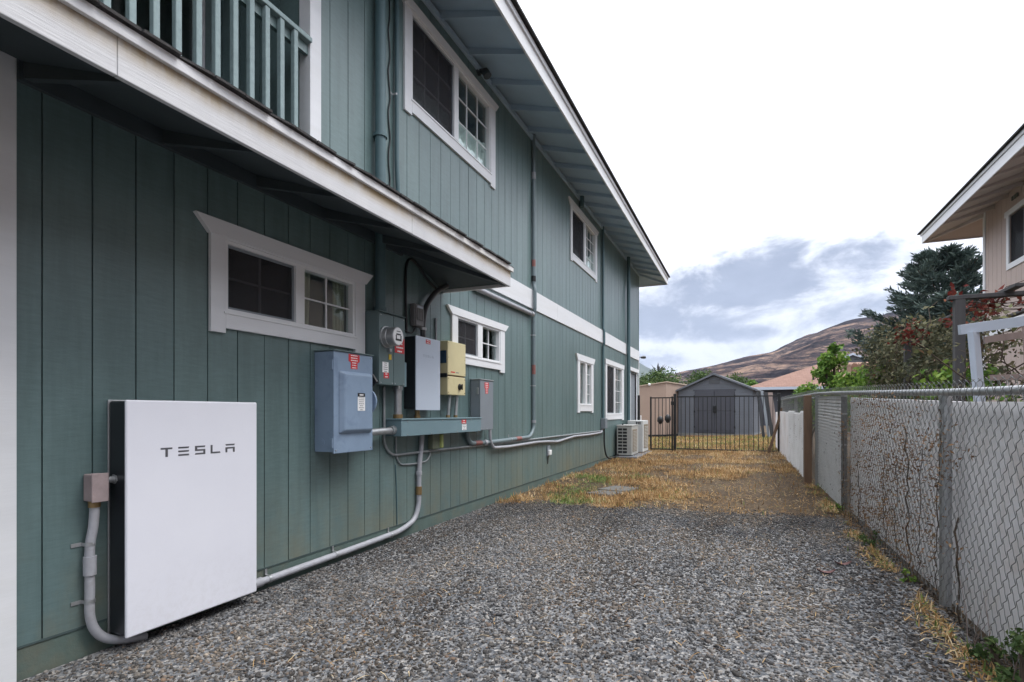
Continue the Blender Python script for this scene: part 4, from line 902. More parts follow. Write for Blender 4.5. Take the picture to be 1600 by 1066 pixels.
MB().lathe((XW+.002, 5.70, 5.21), 0, [(0, .05), (.02, .05), (.025, .03)], 16).build('mount', M['soffit'], fl); MB().tube([(XW+.02, 5.70, 5.21), (XW+.10, 5.70, 5.18), (XW+.13, 5.70, 5.12)], [.02, .045, .05], 12).build('lamp_head', M['soffit'], fl)
gl = thing('green_lens_box', (XW+.04, 4.74, .78), 'small olive box with a yellow green lens under the trough', 'utility box')
MB().bbox(XW+.003, XW+.06, 4.60, 4.735, .785, .935, .005).build('case', M['olive'], gl); MB().bbox(XW+.025, XW+.085, 4.7355, 4.775, .79, .93, .01, 3).build('lens', M['lens'], gl)
ot = thing('outdoor_outlet', (XW+.03, 8.17, .45), 'small white outlet cover low on the siding', 'outlet')
MB().bbox(XW+.001, XW+.02, 8.10, 8.24, .455, .62, .004).build('back_plate', M['greybox'], ot); MB().bbox(XW+.02, XW+.05, 8.115, 8.225, .47, .55, .006).build('cover', M['ink_white'], ot)
pipe('cable', 'stub of thin cable below the white outlet', [(XW+.01, 8.15, .46), (XW+.012, 8.14, .38), (XW+.012, 8.13, .33)], .007, 'black', smooth=True, cat='cable', n=6)
sc_ = thing('security_camera', (XW+.04, 16.22, 2.78), 'small black security camera on the far house corner', 'camera')
MB().tube([(XW+.02, 16.2, 2.80), (XW+.10, 16.24, 2.80)], .012, 8).build('arm', M['black'], sc_); MB().tube([(XW+.08, 16.18, 2.79), (XW+.12, 16.24, 2.80), (XW+.17, 16.3, 2.80)], [.03, .045, .04], 10).build('camera_head', M['black'], sc_)

# ------------------------------------------------------------------ air conditioners
def ac_front():
    z0 = G(-2.7, 13)+.06
    t = thing('air_conditioner', (-2.69, 13.4, z0), 'beige outdoor air conditioner with square side vents nearest the camera', 'air conditioner', 'air conditioners by the house wall')
    x0, x1, y0, y1, z1 = -2.86, -2.50, 12.95, 13.80, z0+.72
    MB().bbox(x0, x1, y0, y1, z0+.02, z1, .012, 2).build('case', M['ac'], t)
    MB().bbox(x0-.01, x1+.01, y0-.012, y1+.012, z1+.0005, z1+.025, .006).build('top_cover', M['ac'], t)
    first_ = None
    for c in range(2):
        for r in range(8):
            yy = x0+.035+c*.085
            z = z0+.07+r*.078
            m = MB(); m.box(x0+.03+c*.115, x0+.13+c*.115, y0-.003, y0+.001, z, z+.052)
            if first_ is None: first_ = m.build('vent_slot', M['black'], t)
            else: copy_part(first_, (c*.115, 0, r*.078))
    MB().bbox(x1+.0005, x1+.012, y0+.10, y0+.62, z0+.10, z1-.08, .01, 2).build('fan_surround', M['ac_grille'], t)
    for r in range(14): MB().box(x1+.0125, x1+.017, y0+.11, y0+.61, z0+.125+r*.035, z0+.135+r*.035).build('grille_bar', M['ac'], t)
    MB().tube([(x0+.10, y0+.2, z1+.025), (x0+.10, y0+.2, z1+.06)], .02, 8).build('lug', M['black'], t)
    for yy in (y0+.1, y1-.1): MB().box(x0-.01, x1+.02, yy-.02, yy+.02, z0, z0+.0195).build('foot', M['metal_dark'], t)
ac_front()
def ac_back():
    z0 = G(-2.7, 14.4)+.05
    t = thing('air_conditioner', (-2.64, 14.45, z0), 'taller off white outdoor air conditioner behind the beige one', 'air conditioner', 'air conditioners by the house wall')
    x0, x1, y0, y1, z1 = -2.84, -2.44, 14.12, 14.95, z0+.84
    MB().bbox(x0, x1, y0, y1, z0+.02, z1, .012, 2).build('case', M['ac2'], t)
    for k in range(3): MB().box(x0+.22+k*.045, x0+.25+k*.045, y0-.003, y0+.001, z1-.10, z1-.03).build('vent_slot', M['black'], t)
    MB().bbox(x1+.0005, x1+.012, y0+.14, y0+.72, z0+.12, z1-.10, .01, 2).build('fan_surround', M['ac_grille'], t)
    for r in range(15): MB().box(x1+.0125, x1+.017, y0+.15, y0+.71, z0+.14+r*.038, z0+.15+r*.038).build('grille_bar', M['ac2'], t)
    for yy in (y0+.1, y1-.1): MB().box(x0-.01, x1+.02, yy-.02, yy+.02, z0, z0+.0195).build('foot', M['metal_dark'], t)
ac_back()
tag(MB().bbox(-2.90, -2.34, 12.75, 13.98, G(-2.6, 13)-.06, G(-2.6, 13)+.059, .01).build('equipment_pad', M['pad']), 'grey concrete pad under the beige air conditioner', 'concrete pad')
tag(MB().bbox(-2.88, -2.36, 14.0, 15.05, G(-2.6, 14.4)-.06, G(-2.6, 14.4)+.049, .01).build('equipment_pad', M['pad']), 'grey concrete pad under the taller off white air conditioner', 'concrete pad')

# ------------------------------------------------------------------ iron gate
YG = 15.4
gt = thing('iron_gate', (-.5, YG, G(-.5, YG)), 'black iron picket gate and fence panel across the side yard', 'gate')
def gate_panel(xa, xb, ya, yb, zb, ztop, step):
    MB().bbox(xa, xb, ya-.016, ya+.016, ztop-.032, ztop, .002, 1).build('top_rail', M['iron'], gt)
    MB().bbox(xa, xb, ya-.016, ya+.016, zb, zb+.032, .002, 1).build('bottom_rail', M['iron'], gt)
    n = round((xb-xa)/step)
    for i in range(1, n):
        x = xa+(xb-xa)*i/n; MB().box(x-.0085, x+.0085, ya-.0085, ya+.0085, zb+.033, ztop-.033).build('picket', M['iron'], gt)
zt = 1.60
gate_panel(-2.42, -1.83, YG, YG, .12, zt-.02, .105)
gate_panel(-1.74, .76, YG, YG, .14, zt, .112)
for x, w, h in ((-1.79, .035, zt+.07), (.79, .035, zt+.05), (-2.44, .022, zt), (-1.86, .02, zt-.0)): MB().bbox(x-w, x+w, YG-w, YG+w, G(x, YG)-.05, h, .004, 1).build('post', M['iron'], gt)
MB().bbox(-1.89, -1.80, YG-.05, YG+.05, 1.36, 1.46, .006).build('latch', M['iron'], gt)
MB().bbox(-2.92, -2.84, YG+.5, YG+.58, G(-2.9, YG), 1.66, .004, 1).build('post', M['iron'], gt)

# ------------------------------------------------------------------ chain link fence with whitewashed sheets behind
def fx(y): return 1.06-.017*(y-3)
def ftop(y): return float(np.interp(y, [0, 2.4, 3.7, 7.4, 9.2, 16, 20], [1.215, 1.235, 1.262, 1.385, 1.435, 1.49, 1.53]))
fence = thing('chain_link_fence', (fx(6), 6, G(1, 6)), 'galvanised chain link fence with top rail along the gravel', 'fence')
post_y = (.75, 3.92, 7.10, 9.25, 12.3, 15.9)
for i, y in enumerate(post_y):
    x = fx(y); z1 = ftop(y); m = MB(); m.tube([(x+.035, y, G(x, y)-.1), (x+.035, y, z1-.03)], .030, 14); p = m.build('post', M['wood_dark' if y == 7.10 else 'metal'], fence)
    MB().lathe((x+.035, y, z1-.045), 2, [(0, .033), (.025, .033), (.045, .02)], 14).build('post_cap', M['metal'], p)
    for z in (.35, .75, 1.1): MB().lathe((x+.035, y, z+G(x, y)), 2, [(-.009, .0325), (.009, .0325)], 12).build('tie_band', M['metal'], p)
rp = [(fx(y)+.022, y, ftop(y)) for y in np.arange(0, 17.01, .5)]
MB().tube(rp, .0215, 12).build('top_rail', M['metal'], fence)
def chain():
    V = []; T = []; base = 0; r0 = .0023
    P = .041; PZ_ = .048
    ys_ = np.arange(.6, 16.4, P)
    for i, y in enumerate(ys_):
        zt_ = ftop(y)+.045; zb = G(fx(y), y)+.03; nseg = int((zt_-zb)/PZ_); side = 1
        pts = []
        for k in range(nseg+1):
            z = zt_-k*PZ_; s = 1 if (k+i) % 2 else -1
            # the wire swings a full half-diamond each way and hooks round its neighbour
            yy = y+s*P*.5
            if k > 0:
                for u in (.30, .70) if y < 6 else ():
                    yp = pts_y+(yy-pts_y)*(.35*u+.65*(.5-.5*math.cos(math.pi*u))); pts.append((fx(yp)-.004+.003*math.sin(u*6.28), yp, z+PZ_-u*PZ_))
            pts.append((fx(yy)-.004+s*.0025, yy+random.uniform(-.0015, .0015), z)); pts_y = yy
        if i % 2 == 0: pts.insert(0, (fx(y)-.012, y+.012, zt_+.020))
        else: pts.insert(0, (fx(y)+.006, y-.012, zt_+.016))
        q = np.array(pts); n = len(q); r0 = .0020 if y < 7 else .0015
        t = np.gradient(q, axis=0); t /= np.linalg.norm(t, axis=1)[:, None]
        a = np.cross(t, np.array([1., 0, 0])); a /= np.linalg.norm(a, axis=1)[:, None]; b = np.cross(t, a)
        ring = [q+r0*(a*math.cos(c)+b*math.sin(c)) for c in (0, 2.094, 4.189)]
        v = np.stack(ring, 1).reshape(-1, 3)
        k = np.arange(n-1)[:, None, None]*3
        f = (np.array([[0, 1, 4, 3], [1, 2, 5, 4], [2, 0, 3, 5]])[None]+k).reshape(-1, 4)+base
        V.append(v); T.append(f); base += len(v)
    o = np_mesh('chain_link_mesh', np.concatenate(V)-np.array(WLOC[fence.name]), np.concatenate(T), M['wire'], parent=fence)
    o['kind'] = 'stuff'
chain()
# whitewashed screen wall right behind the wire
sw = thing('whitewashed_screen_wall', (fx(6)+.1, 6, G(1, 6)), 'whitewashed panels standing right behind the chain link fence', 'wall')
def flat_panel(y0, y1, drop, mat='panel', off=.10):
    m = MB(); a, b = fx(y0)+off, fx(y1)+off
    m.hexa([(a, y0, G(1, y0)-.06), (b, y1, G(1, y1)-.06), (b+.03, y1, G(1, y1)-.06), (a+.03, y0, G(1, y0)-.06)], [(a, y0, ftop(y0)-drop), (b, y1, ftop(y1)-drop), (b+.03, y1, ftop(y1)-drop), (a+.03, y0, ftop(y0)-drop)])
    return m.build('panel', M[mat], sw)
for a, b in ((-.2, 2.0), (2.004, 3.9), (3.904, 5.6), (5.604, 7.12)): flat_panel(a, b, .055)
def ribbed(y0, y1, drop, off, rows=32):
    z0, z1 = G(1, (y0+y1)/2)-.03, ftop((y0+y1)/2)-drop; prof = []
    for r in range(rows):
        h = (z1-z0)/rows; z = z0+r*h; prof += [(-.012, z), (-.003, z+h*.62), (.007, z+h*.82)]
    prof.append((-.004, z1)); n = len(prof); vs = []
    slope = ftop(y1)-ftop(y0)
    for y in (y0, y1):
        for (d, z) in prof: vs.append((fx(y)+off+d, y, z+slope*(.5 if y == y1 else -.5)*(z-z0)/(z1-z0)))
        for (d, z) in reversed(prof): vs.append((fx(y)+off+.02, y, z+slope*(.5 if y == y1 else -.5)*(z-z0)/(z1-z0)))
    k = 2*n; m = MB(); m.add(vs, [(i, (i+1) % k, k+(i+1) % k, k+i) for i in range(k)]+[tuple(range(k))[::-1], tuple(range(k, 2*k))])
    p = m.build('ribbed_panel', M['clap'], sw)
    for q in range(10 if y1 < 9.5 else 5):
        y = random.uniform(y0+.1, y1-.1); z = random.uniform(z0+.15, z1-.1); s = random.uniform(.008, .02)
        hm = MB(); kk = 7; hm.prism([(y+s*math.cos(j*6.283/kk)*random.uniform(.6, 1.3), z+s*.8*math.sin(j*6.283/kk)*random.uniform(.6, 1.3)) for j in range(kk)], 0, fx(y)+off-.0125, fx(y)+off-.0105); hm.build('rust_hole', M['hole'], p)
ribbed(7.13, 8.15, .035, .05); ribbed(8.155, 9.30, .035, .05)
for i, (a, b, dr_) in enumerate(((9.45, 10.6, .26), (10.63, 11.7, .30), (11.73, 12.9, .27), (12.93, 14.0, .31), (14.03, 15.3, .30), (15.33, 16.8, .33))): ribbed(a, b, dr_, -.05) if i < 3 else flat_panel(a, b, dr_, 'panel', -.05)
for y in (9.33, 9.42):
    tag(MB().bbox(fx(y)-.13, fx(y)-.03, y-.035, y+.035, G(1, y)-.05, ftop(y)-.02, .006, 1).build('wooden_post', M['wood_brown']), 'brown weathered wooden post where the white panels step down, '+('nearer of the pair' if y < 9.4 else 'farther of the pair'), 'post', 'paired wooden posts on the fence line')

# ------------------------------------------------------------------ leaves helper
def leaf_cloud(centers, size, n, spread, mat, name, parent=None, base=(0, 0, 0), elong=1.6, flat=.0, tshift=None, kind=None, gravity=0):
    """small bent leaf quads round each centre. centers (k,3), spread (k,) or float"""
    centers = np.asarray(centers, float); k = len(centers)
    ci = rng.integers(0, k, n); sp = np.broadcast_to(np.asarray(spread, float), (k,))[ci]
    d = rng.normal(size=(n, 3)); d /= np.linalg.norm(d, axis=1)[:, None]
    c = centers[ci]+d*(sp*rng.random(n)**.45)[:, None]*np.array([1, 1, 1-flat])
    Rm = rand_rot(n); L = size*rng.uniform(.6, 1.4, n); w = L/elong
    loc = np.stack([np.stack([-L*.5, np.zeros(n), np.zeros(n)], -1), np.stack([np.zeros(n), w*.5, L*.12], -1), np.stack([L*.5, np.zeros(n), -L*.05], -1), np.stack([np.zeros(n), -w*.5, L*.12], -1)], 1)
    v = np.einsum('nij,nkj->nki', Rm, loc)+c[:, None, :]
    cl = rng.random(k)[ci]*.45
    t = np.clip(cl+rng.random(n)*.6 if tshift is None else tshift[ci]+rng.normal(0, .14, n), 0, 1)
    f = np.arange(n*4).reshape(-1, 4)
    v = v.reshape(-1, 3)
    if parent: v = v-np.array(WLOC[parent.name])
    o = np_mesh(name, v, f, M[mat], parent=parent, base=base, tint=np.repeat(t, 4))
    if kind: o['kind'] = kind
    return o
def bushy(name, label, cat, x, y, z0, h, rx, ry, mat, leaf, n, group=None, blobs=26, trunk=True, low=.1):
    t = thing(name, (x, y, z0), label, cat, group)
    cs = []; sp = []
    br = MB()
    for i in range(blobs):
        a = random.uniform(0, 6.283); u = random.random(); zz_ = low+(1-low)*u; rad = (math.sin(math.pi*min(1, .15+u*.8)))*random.uniform(.35, 1)
        c = (x+rx*rad*math.cos(a), y+ry*rad*math.sin(a), z0+h*zz_*.93); cs.append(c); sp.append(min(rx, ry)*random.uniform(.22, .42))
        if i % 2 == 0: br.tube([(x, y, z0+h*zz_*.35), ((x+c[0])/2, (y+c[1])/2, z0+h*zz_*.72), c], [h*.012+.004, h*.008+.003, .003], 5)
    leaf_cloud(cs, leaf, n, sp, mat, 'foliage', t)
    br.tube([(x, y, z0-.1), (x+.02, y, z0+h*.4), (x, y+.02, z0+h*.75)], [h*.025+.01, h*.018+.008, .008], 7); br.build('trunk', M['bark'], t)
    return t

# dead vine on the wire
dv = thing('dead_vine', (fx(5), 5, G(1, 5)), 'dead brown vine and dry leaves tangled in the chain link', 'vine')
cs = []
for i in range(11):
    y = random.gauss(5.2, .85) if i < 8 else random.uniform(3.9, 7)
    z = G(1, y)+.02; p = []; top = random.uniform(.45, 1.3)
    while z < min(top, ftop(y)+.03):
        p.append((fx(y)-.004+random.uniform(-.014, .012), y, z)); y += random.gauss(0, .018); z += random.uniform(.05, .09)
        if random.random() < .55: cs.append(p[-1])
    if len(p) > 2: MB().tube(p, .0026 if i % 4 else .005, 5).build('stem', M['bark'], dv)
for _ in range(170): y = random.gauss(5.2, .8); cs.append((fx(y)-.012, y, G(1, y)+random.uniform(.05, 1.25)))
leaf_cloud(cs, .024, 3600, .08, 'leaf_dead', 'dead_leaves', dv, flat=0, elong=2.6, tshift=np.array([random.uniform(.25, .85) for _ in cs]))
# weeds along the fence foot
for i, (y, h, w, mt_, lb, n_) in enumerate(((2.75, .30, .14, 'leaf_mid', 'tall scraggly green weed at the nearest foot of the fence', 500), (3.02, .16, .10, 'leaf_mid', 'low green weed just before the nearest fence post', 260), (4.35, .09, .06, 'leaf_bright', 'tiny bright green weed between the posts at the fence foot', 120), (5.35, .16, .10, 'leaf_mid', 'dark green weed growing through the wire below the dead vine', 260), (6.95, .10, .08, 'leaf_bright', 'small green weed at the second post near the gravel edge', 160))):
    bushy('weed', lb, 'weed', fx(y)-.06, y, G(1, y), h, w, w*1.3, mt_, .022, n_, 'weeds at the fence foot', 10)
for i in range(14):
    pass
tl = thing('dry_stalks', (fx(2.7)-.05, 2.7, G(1, 2.7)), 'thin dry grass stalks leaning on the nearest fence panel', 'weed')
m = MB()
for i in range(16):
    y = random.uniform(2.4, 3.3); a = random.uniform(-.15, .15); h = random.uniform(.2, .5)
    m.tube([(fx(y)-.06, y, G(1, y)), (fx(y)-.05, y+a*.5, G(1, y)+h*.6), (fx(y)-.03-random.random()*.04, y+a, G(1, y)+h)], [.002, .0016, .0008], 4)
m.build('stalk', M['wood_pale'], tl)

# fallen leaves, pavers, chip of concrete
def fallen(x, y, L, rz, mat, lb):
    m = MB(); k = 7; vs = []
    for i in range(k):
        u = i/(k-1); w = L*.22*math.sin(math.pi*(.06+.9*u)); z = .018+.025*(2*u-1)**2
        for s in (-1, 0, 1): p = Matrix.Rotation(rz, 3, 'Z') @ Vector((L*(u-.5), s*w, 0)); vs.append((x+p.x, y+p.y, G(x, y)+z+abs(s)*.010))
    m.add(vs, [(3*i+j, 3*i+j+1, 3*i+j+4, 3*i+j+3) for i in range(k-1) for j in range(2)], True)
    tag(m.build('fallen_leaf', M[mat]), lb, 'leaf', 'fallen leaves on the gravel')
M['leaf_fallen'] = plain('purple_brown_dry_leaf', (.15, .075, .07), .8, .2, 30)
M['leaf_fallen2'] = plain('tan_dry_leaf', (.40, .28, .12), .8, .2, 30)
fallen(.66, 4.62, .12, .3, 'leaf_fallen', 'purple brown dry leaf on the gravel, the farther one by the fence')
fallen(.52, 4.35, .12, .2, 'leaf_fallen', 'purple brown dry leaf on the gravel, the nearer one by the fence')
fallen(.93, 3.35, .07, 1.2, 'leaf_fallen2', 'tan dry leaf at the foot of the nearest fence post')
m = MB()
def slab(name, pts, z0, th, mat, lb, grp=None):
    m = MB(); n = len(pts); j = [random.uniform(-.004, .004) for _ in pts]
    vs = [(p[0], p[1], G(*p)+z0-.04) for p in pts]+[(p[0], p[1], G(*p)+z0+th*.6+j[i]) for i, p in enumerate(pts)]
    c = Vector((sum(p[0] for p in pts)/n, sum(p[1] for p in pts)/n, 0))
    vs += [(c.x+(p[0]-c.x)*.965, c.y+(p[1]-c.y)*.965, G(*p)+z0+th+j[i]) for i, p in enumerate(pts)]
    m.add(vs, [tuple(range(n))[::-1], tuple(range(2*n, 3*n))]+[(r*n+i, r*n+(i+1) % n, (r+1)*n+(i+1) % n, (r+1)*n+i) for r in range(2) for i in range(n)])
    tag(m.build(name, M[mat]), lb, 'paver', grp)
slab('paver', [(-2.02, 7.20), (-1.66, 7.10), (-1.55, 7.42), (-1.90, 7.52)], .0, .04, 'paver', 'flat grey paving stone in the grass, the nearer one', 'paving stones in the dry grass')
slab('paver', [(-1.96, 7.58), (-1.56, 7.46), (-1.42, 7.86), (-1.80, 7.98)], .0, .045, 'paver', 'flat grey paving stone in the grass, the farther one', 'paving stones in the dry grass')
slab('concrete_chip', [(-2.32, 1.30), (-2.18, 1.26), (-2.12, 1.42), (-2.27, 1.47)], .012, .012, 'concrete', 'flat pale chip of concrete half buried in gravel near the wall')

# ------------------------------------------------------------------ behind the gate: sheds, planks, stakes
def grey_shed():
    y = 24.0; z0 = G(-1, 24)+.02
    t = thing('garden_shed', (-1.2, y, z0), 'grey gabled garden shed with charcoal double doors behind the gate', 'shed')
    t.rotation_euler = (0, 0, R(-8))
    def b_(mb, name, mat, parent=None):
        # geometry given in shed coordinates: x along the front, y depth, z up
        me_parent = parent or t
        mb.v = [(v[0]+WLOC[t.name].x, v[1]+WLOC[t.name].y, v[2]+WLOC[t.name].z) for v in mb.v]
        return mb.build(name, M[mat], me_parent)
    hw, D, he, hp = 1.48, 2.3, 1.90, 2.55
    dw, dh = .80, 1.86
    nrow = 16
    for i in range(nrow):
        za, zb_ = .08+i*(he-.08)/nrow, .08+(i+1)*(he-.08)/nrow
        for (xa, xb) in ((-hw, -dw), (dw, hw)):
            m = MB(); m.hexa([(xa, -.012, za), (xb, -.012, za), (xb, .03, za), (xa, .03, za)], [(xa, .0, zb_-.002), (xb, .0, zb_-.002), (xb, .03, zb_-.002), (xa, .03, zb_-.002)]); b_(m, 'siding_board', 'shed_wall')
        for xs_ in (-hw, hw):
            m = MB(); s_ = -.012 if xs_ < 0 else .012
            m.hexa([(xs_+s_, .031, za), (xs_+s_, D, za), (xs_-s_*.2, D, za), (xs_-s_*.2, .031, za)], [(xs_, .031, zb_-.002), (xs_, D, zb_-.002), (xs_-s_*.2, D, zb_-.002), (xs_-s_*.2, .031, zb_-.002)]); b_(m, 'siding_board', 'shed_wall')
    m = MB(); m.prism([(-hw, he), (hw, he), (0, hp-.04)], 1, 0, .03); b_(m, 'gable', 'shed_wall')
    for i in range(1, 5): m = MB(); zz_ = he+(hp-he)*i/6; k = hw*(1-i/6)-.12; m.box(-k, k, -.012, -.001, zz_, zz_+.02); b_(m, 'gable_rib', 'shed_wall')
    m = MB(); m.box(-.22, .22, -.02, -.013, he+.26, he+.44); b_(m, 'gable_vent', 'shed_roof')
    m = MB(); m.box(-hw+.02, hw-.02, .2, D, .0, he); b_(m, 'inner_wall', 'shed_door')
    for s_ in (-1, 1):
        m = MB(); m.bbox(min(0, s_*dw)+.006, max(0, s_*dw)-.006, -.03, .02, .10, dh, .008, 1); d_ = b_(m, 'door', 'shed_door')
        for (za, zb_) in ((.2, .95), (1.05, 1.75)): m = MB(); m.bbox(min(s_*.1, s_*.7), max(s_*.1, s_*.7), -.042, -.0305, za, zb_, .006, 1); b_(m, 'door_panel', 'shed_door', d_)
        for z in (.35, 1.0, 1.65): m = MB(); m.box(s_*dw-.03, s_*dw+.03, -.045, -.0305, z-.04, z+.04); b_(m, 'hinge', 'black', d_)
    m = MB(); m.bbox(-.05, .10, -.08, -.043, .95, 1.25, .02, 2); b_(m, 'handle', 'black')
    m = MB(); m.box(-dw-.05, dw+.05, -.025, .02, dh+.002, dh+.07); b_(m, 'door_header', 'shed_door')
    for s_ in (-1, 1):
        m = MB(); m.hexa([(0, -.12, hp), (s_*(hw+.16), -.12, he-.06), (s_*(hw+.16), D+.1, he-.06), (0, D+.1, hp)], [(0, -.12, hp+.05), (s_*(hw+.16), -.12, he-.02), (s_*(hw+.16), D+.1, he-.02), (0, D+.1, hp+.05)]); b_(m, 'roof_panel', 'shed_roof')
        m = MB(); m.hexa([(0, -.14, hp-.02), (s_*(hw+.18), -.14, he-.09), (s_*(hw+.18), -.121, he-.09), (0, -.121, hp-.02)], [(0, -.14, hp+.055), (s_*(hw+.18), -.14, he-.015), (s_*(hw+.18), -.121, he-.015), (0, -.121, hp+.055)]); b_(m, 'barge_board', 'shed_wall')
    m = MB(); m.box(-hw-.05, hw+.05, -.05, D, -.2, .079); b_(m, 'base', 'concrete')
grey_shed()
ts = thing('tan_outbuilding', (-3.6, 24, G(-3, 24)), 'small tan flat roofed outbuilding left of the grey shed', 'outbuilding')
zb0 = G(-3, 24)
m = MB(); m.hexa([(-4.55, 22.0, zb0+.12), (-3.05, 23.2, zb0+.12), (-2.3, 25.6, zb0+.12), (-5.2, 25.6, zb0+.12)], [(-4.55, 22.0, 2.12), (-3.05, 23.2, 2.42), (-2.3, 25.6, 2.35), (-5.2, 25.6, 2.2)]); m.build('wall', M['tan_wall'], ts)
m = MB(); m.hexa([(-4.6, 21.95, 2.121), (-3.02, 23.15, 2.421), (-2.2, 25.7, 2.351), (-5.3, 25.7, 2.201)], [(-4.6, 21.95, 2.16), (-3.02, 23.15, 2.46), (-2.2, 25.7, 2.39), (-5.3, 25.7, 2.24)]); m.build('roof', M['tan_light'], ts)
m = MB(); m.hexa([(-4.6, 21.9, zb0-.1), (-3.03, 23.12, zb0-.1), (-2.2, 25.6, zb0-.1), (-5.3, 25.6, zb0-.1)], [(-4.6, 21.9, zb0+.119), (-3.03, 23.12, zb0+.119), (-2.2, 25.6, zb0+.119), (-5.3, 25.6, zb0+.119)]); m.build('plinth', M['black'], ts)
fl2 = MB(); fl2.lathe((-3.65, 22.65, 2.27), 2, [(0, .04), (.06, .06), (.10, .02)], 10); fl2.build('spot_lamp', M['ink_white'], ts)
for i, (x, y, h, lb) in enumerate(((-3.05, 21.4, .92, 'black round headed garden stake before the tan outbuilding, left one'), (-2.78, 21.5, .98, 'black round headed garden stake before the tan outbuilding, right one'))):
    t = thing('garden_stake', (x, y, G(x, y)), lb, 'garden stake', 'round headed stakes before the outbuilding')
    MB().tube([(x, y, G(x, y)), (x+.02, y, G(x, y)+h*.7)], .012, 6).build('stake', M['iron'], t)
    MB().tube([(x+.02, y, G(x, y)+h*.66), (x+.02, y, G(x, y)+h*.78), (x+.02, y, G(x, y)+h*.93), (x+.02, y, G(x, y)+h)], [.03, .12, .11, .02], 10).build('head', M['iron'], t)
tag(MB().bbox(-5.6, -3.45, 19.6, 19.68, G(-3, 19), 1.05, .01).build('low_wall', M['panel']), 'low white wall seen past the far house corner', 'wall')
for i, (xa, xb, w, mt_, h, lb) in enumerate(((.42, .62, .10, 'black', 1.75, 'black plank leaning beside the shed, leftmost of the leaning boards'), (.56, .80, .09, 'greybox', 1.78, 'grey plank leaning beside the shed, second of the leaning boards'), (.70, .92, .12, 'black', 1.72, 'black plank leaning beside the shed, third of the leaning boards'), (.86, 1.02, .16, 'wood_pale', 1.70, 'wide brown board leaning beside the shed, rightmost'))):
    yb = 22.0+i*.1; z0 = G(xa, yb)
    m = MB(); m.hexa([(xb-w/2, yb, z0), (xb+w/2, yb, z0), (xb+w/2, yb+.03, z0), (xb-w/2, yb+.03, z0)], [(xa-w/2, yb+.35, z0+h), (xa+w/2, yb+.35, z0+h), (xa+w/2, yb+.38, z0+h), (xa-w/2, yb+.38, z0+h)])
    tag(m.build('leaning_board', M[mt_]), lb, 'board', 'boards leaning by the shed')
m = MB(); m.hexa([(.50, 15.1, G(.5, 15)), (.57, 15.1, G(.5, 15)), (.57, 15.14, G(.5, 15)), (.50, 15.14, G(.5, 15))], [(.83, 15.25, 1.28), (.90, 15.25, 1.28), (.90, 15.29, 1.28), (.83, 15.29, 1.28)])
tag(m.build('wooden_stick', M['wood_brown']), 'long brown stick leaning on the right gate post', 'stick')
tag(MB().bbox(.83, .90, 14.2, 14.28, G(.8, 14)-.05, .72, .006, 1).build('short_post', M['wood_brown']), 'short brown wooden post at the foot of the white panels near the gate', 'post')
tag(MB().bbox(-2.3, .9, 23.3, 23.75, G(-1, 23)-.05, G(-1, 23)+.05, .03).build('dark_strip', M['wood_brown']), kind='structure')  # low dark brown strip in front of the shed

# ------------------------------------------------------------------ neighbour house on the right
nh = thing('peach_house', (7, 10, 0), 'peach coloured two storey house with white fascia at the right', 'house')
NX, NY, NZ = 4.53, 14.1, 5.28
g = NY; wy0, wy1, wz0, wz1 = 11.75, 12.92, 3.93, 4.83
while g > -7.8:  # unseen near length, extended to block low sky light from the wall opposite
    for (a, b, s0, s1) in split_rects(g-.2005, g-.004, 0., NZ, [(wy0, wy1, wz0, wz1)]): pass
    rects = split_rects(g-.2005, g-.004, -.1, NZ, [(wy0, wy1, wz0, wz1)])
    if len({(r[0]) for r in rects}) > 1:
        m = MB()
        for (a, b, s0, s1) in rects: m.box(NX, NX+.03, a, b, s0, s1)
        m.build('siding_board', M['peach'], nh)
    else:
        for (a, b, s0, s1) in rects: MB().box(NX, NX+.03, a, b, s0, s1).build('siding_board', M['peach'], nh)
    g -= .2041
m = MB()
for r in split_rects(-8, NY, -.1, NZ, [(wy0, wy1, wz0, wz1)]): m.box(NX+.012, NX+.05, *r)
m.build('sheathing', M['peach_soffit'], nh)
m = MB(); m.box(NX+.051, 11, NY-.08, NY, -.1, NZ); m.box(NX+.051, 11, -8, -7.92, -.1, NZ); m.box(10.9, 11, -8, NY, -.1, NZ); m.build('end_wall', M['peach'], nh)
m = MB(); m.box(NX+.06, 10.9, -7.9, NY-.1, 2.7, 2.8); m.box(6.4, 6.5, -7.9, NY-.1, 2.8, 5.2); m.build('room_partition', M['room'], nh)
m = MB(); m.bbox(NX-.02, NX+.005, NY-.08, NY+.02, -.1, NZ-.001, .003, 1); m.build('corner_board', M['white'], nh)
m = MB(); m.bbox(NX-.018, NX-.001, -8, NY-.081, 2.69, 2.99, .003, 1); m.build('belt_board', M['white'], nh)
m = MB(); c = .10; x0, x1 = NX-.022, NX-.001
m.box(x0, x1, wy0-c, wy0, wz0-c, wz1); m.box(x0, x1, wy1, wy1+c, wz0-c, wz1); m.box(x0, x1, wy0, wy1, wz0-c, wz0); m.box(x0-.01, x1, wy0-c-.05, wy1+c+.05, wz1, wz1+.1)
w = m.build('window', M['white'], nh)
m = MB(); m.box(NX+.03, NX+.036, wy0, wy1, wz0, wz1); m.build('pane', M['glass'], w)
m = MB(); m.box(NX+.01, NX+.013, wy0+.02, wy1-.02, wz0+.02, wz1-.02); m.build('insect_screen', M['screen'], w)
m = MB(); yy = (wy0+wy1)/2; m.box(NX, NX+.05, yy-.03, yy+.03, wz0, wz1); m.build('mullion', M['vinyl'], w)
EX, EY, EZ = 3.70, 14.93, 5.0
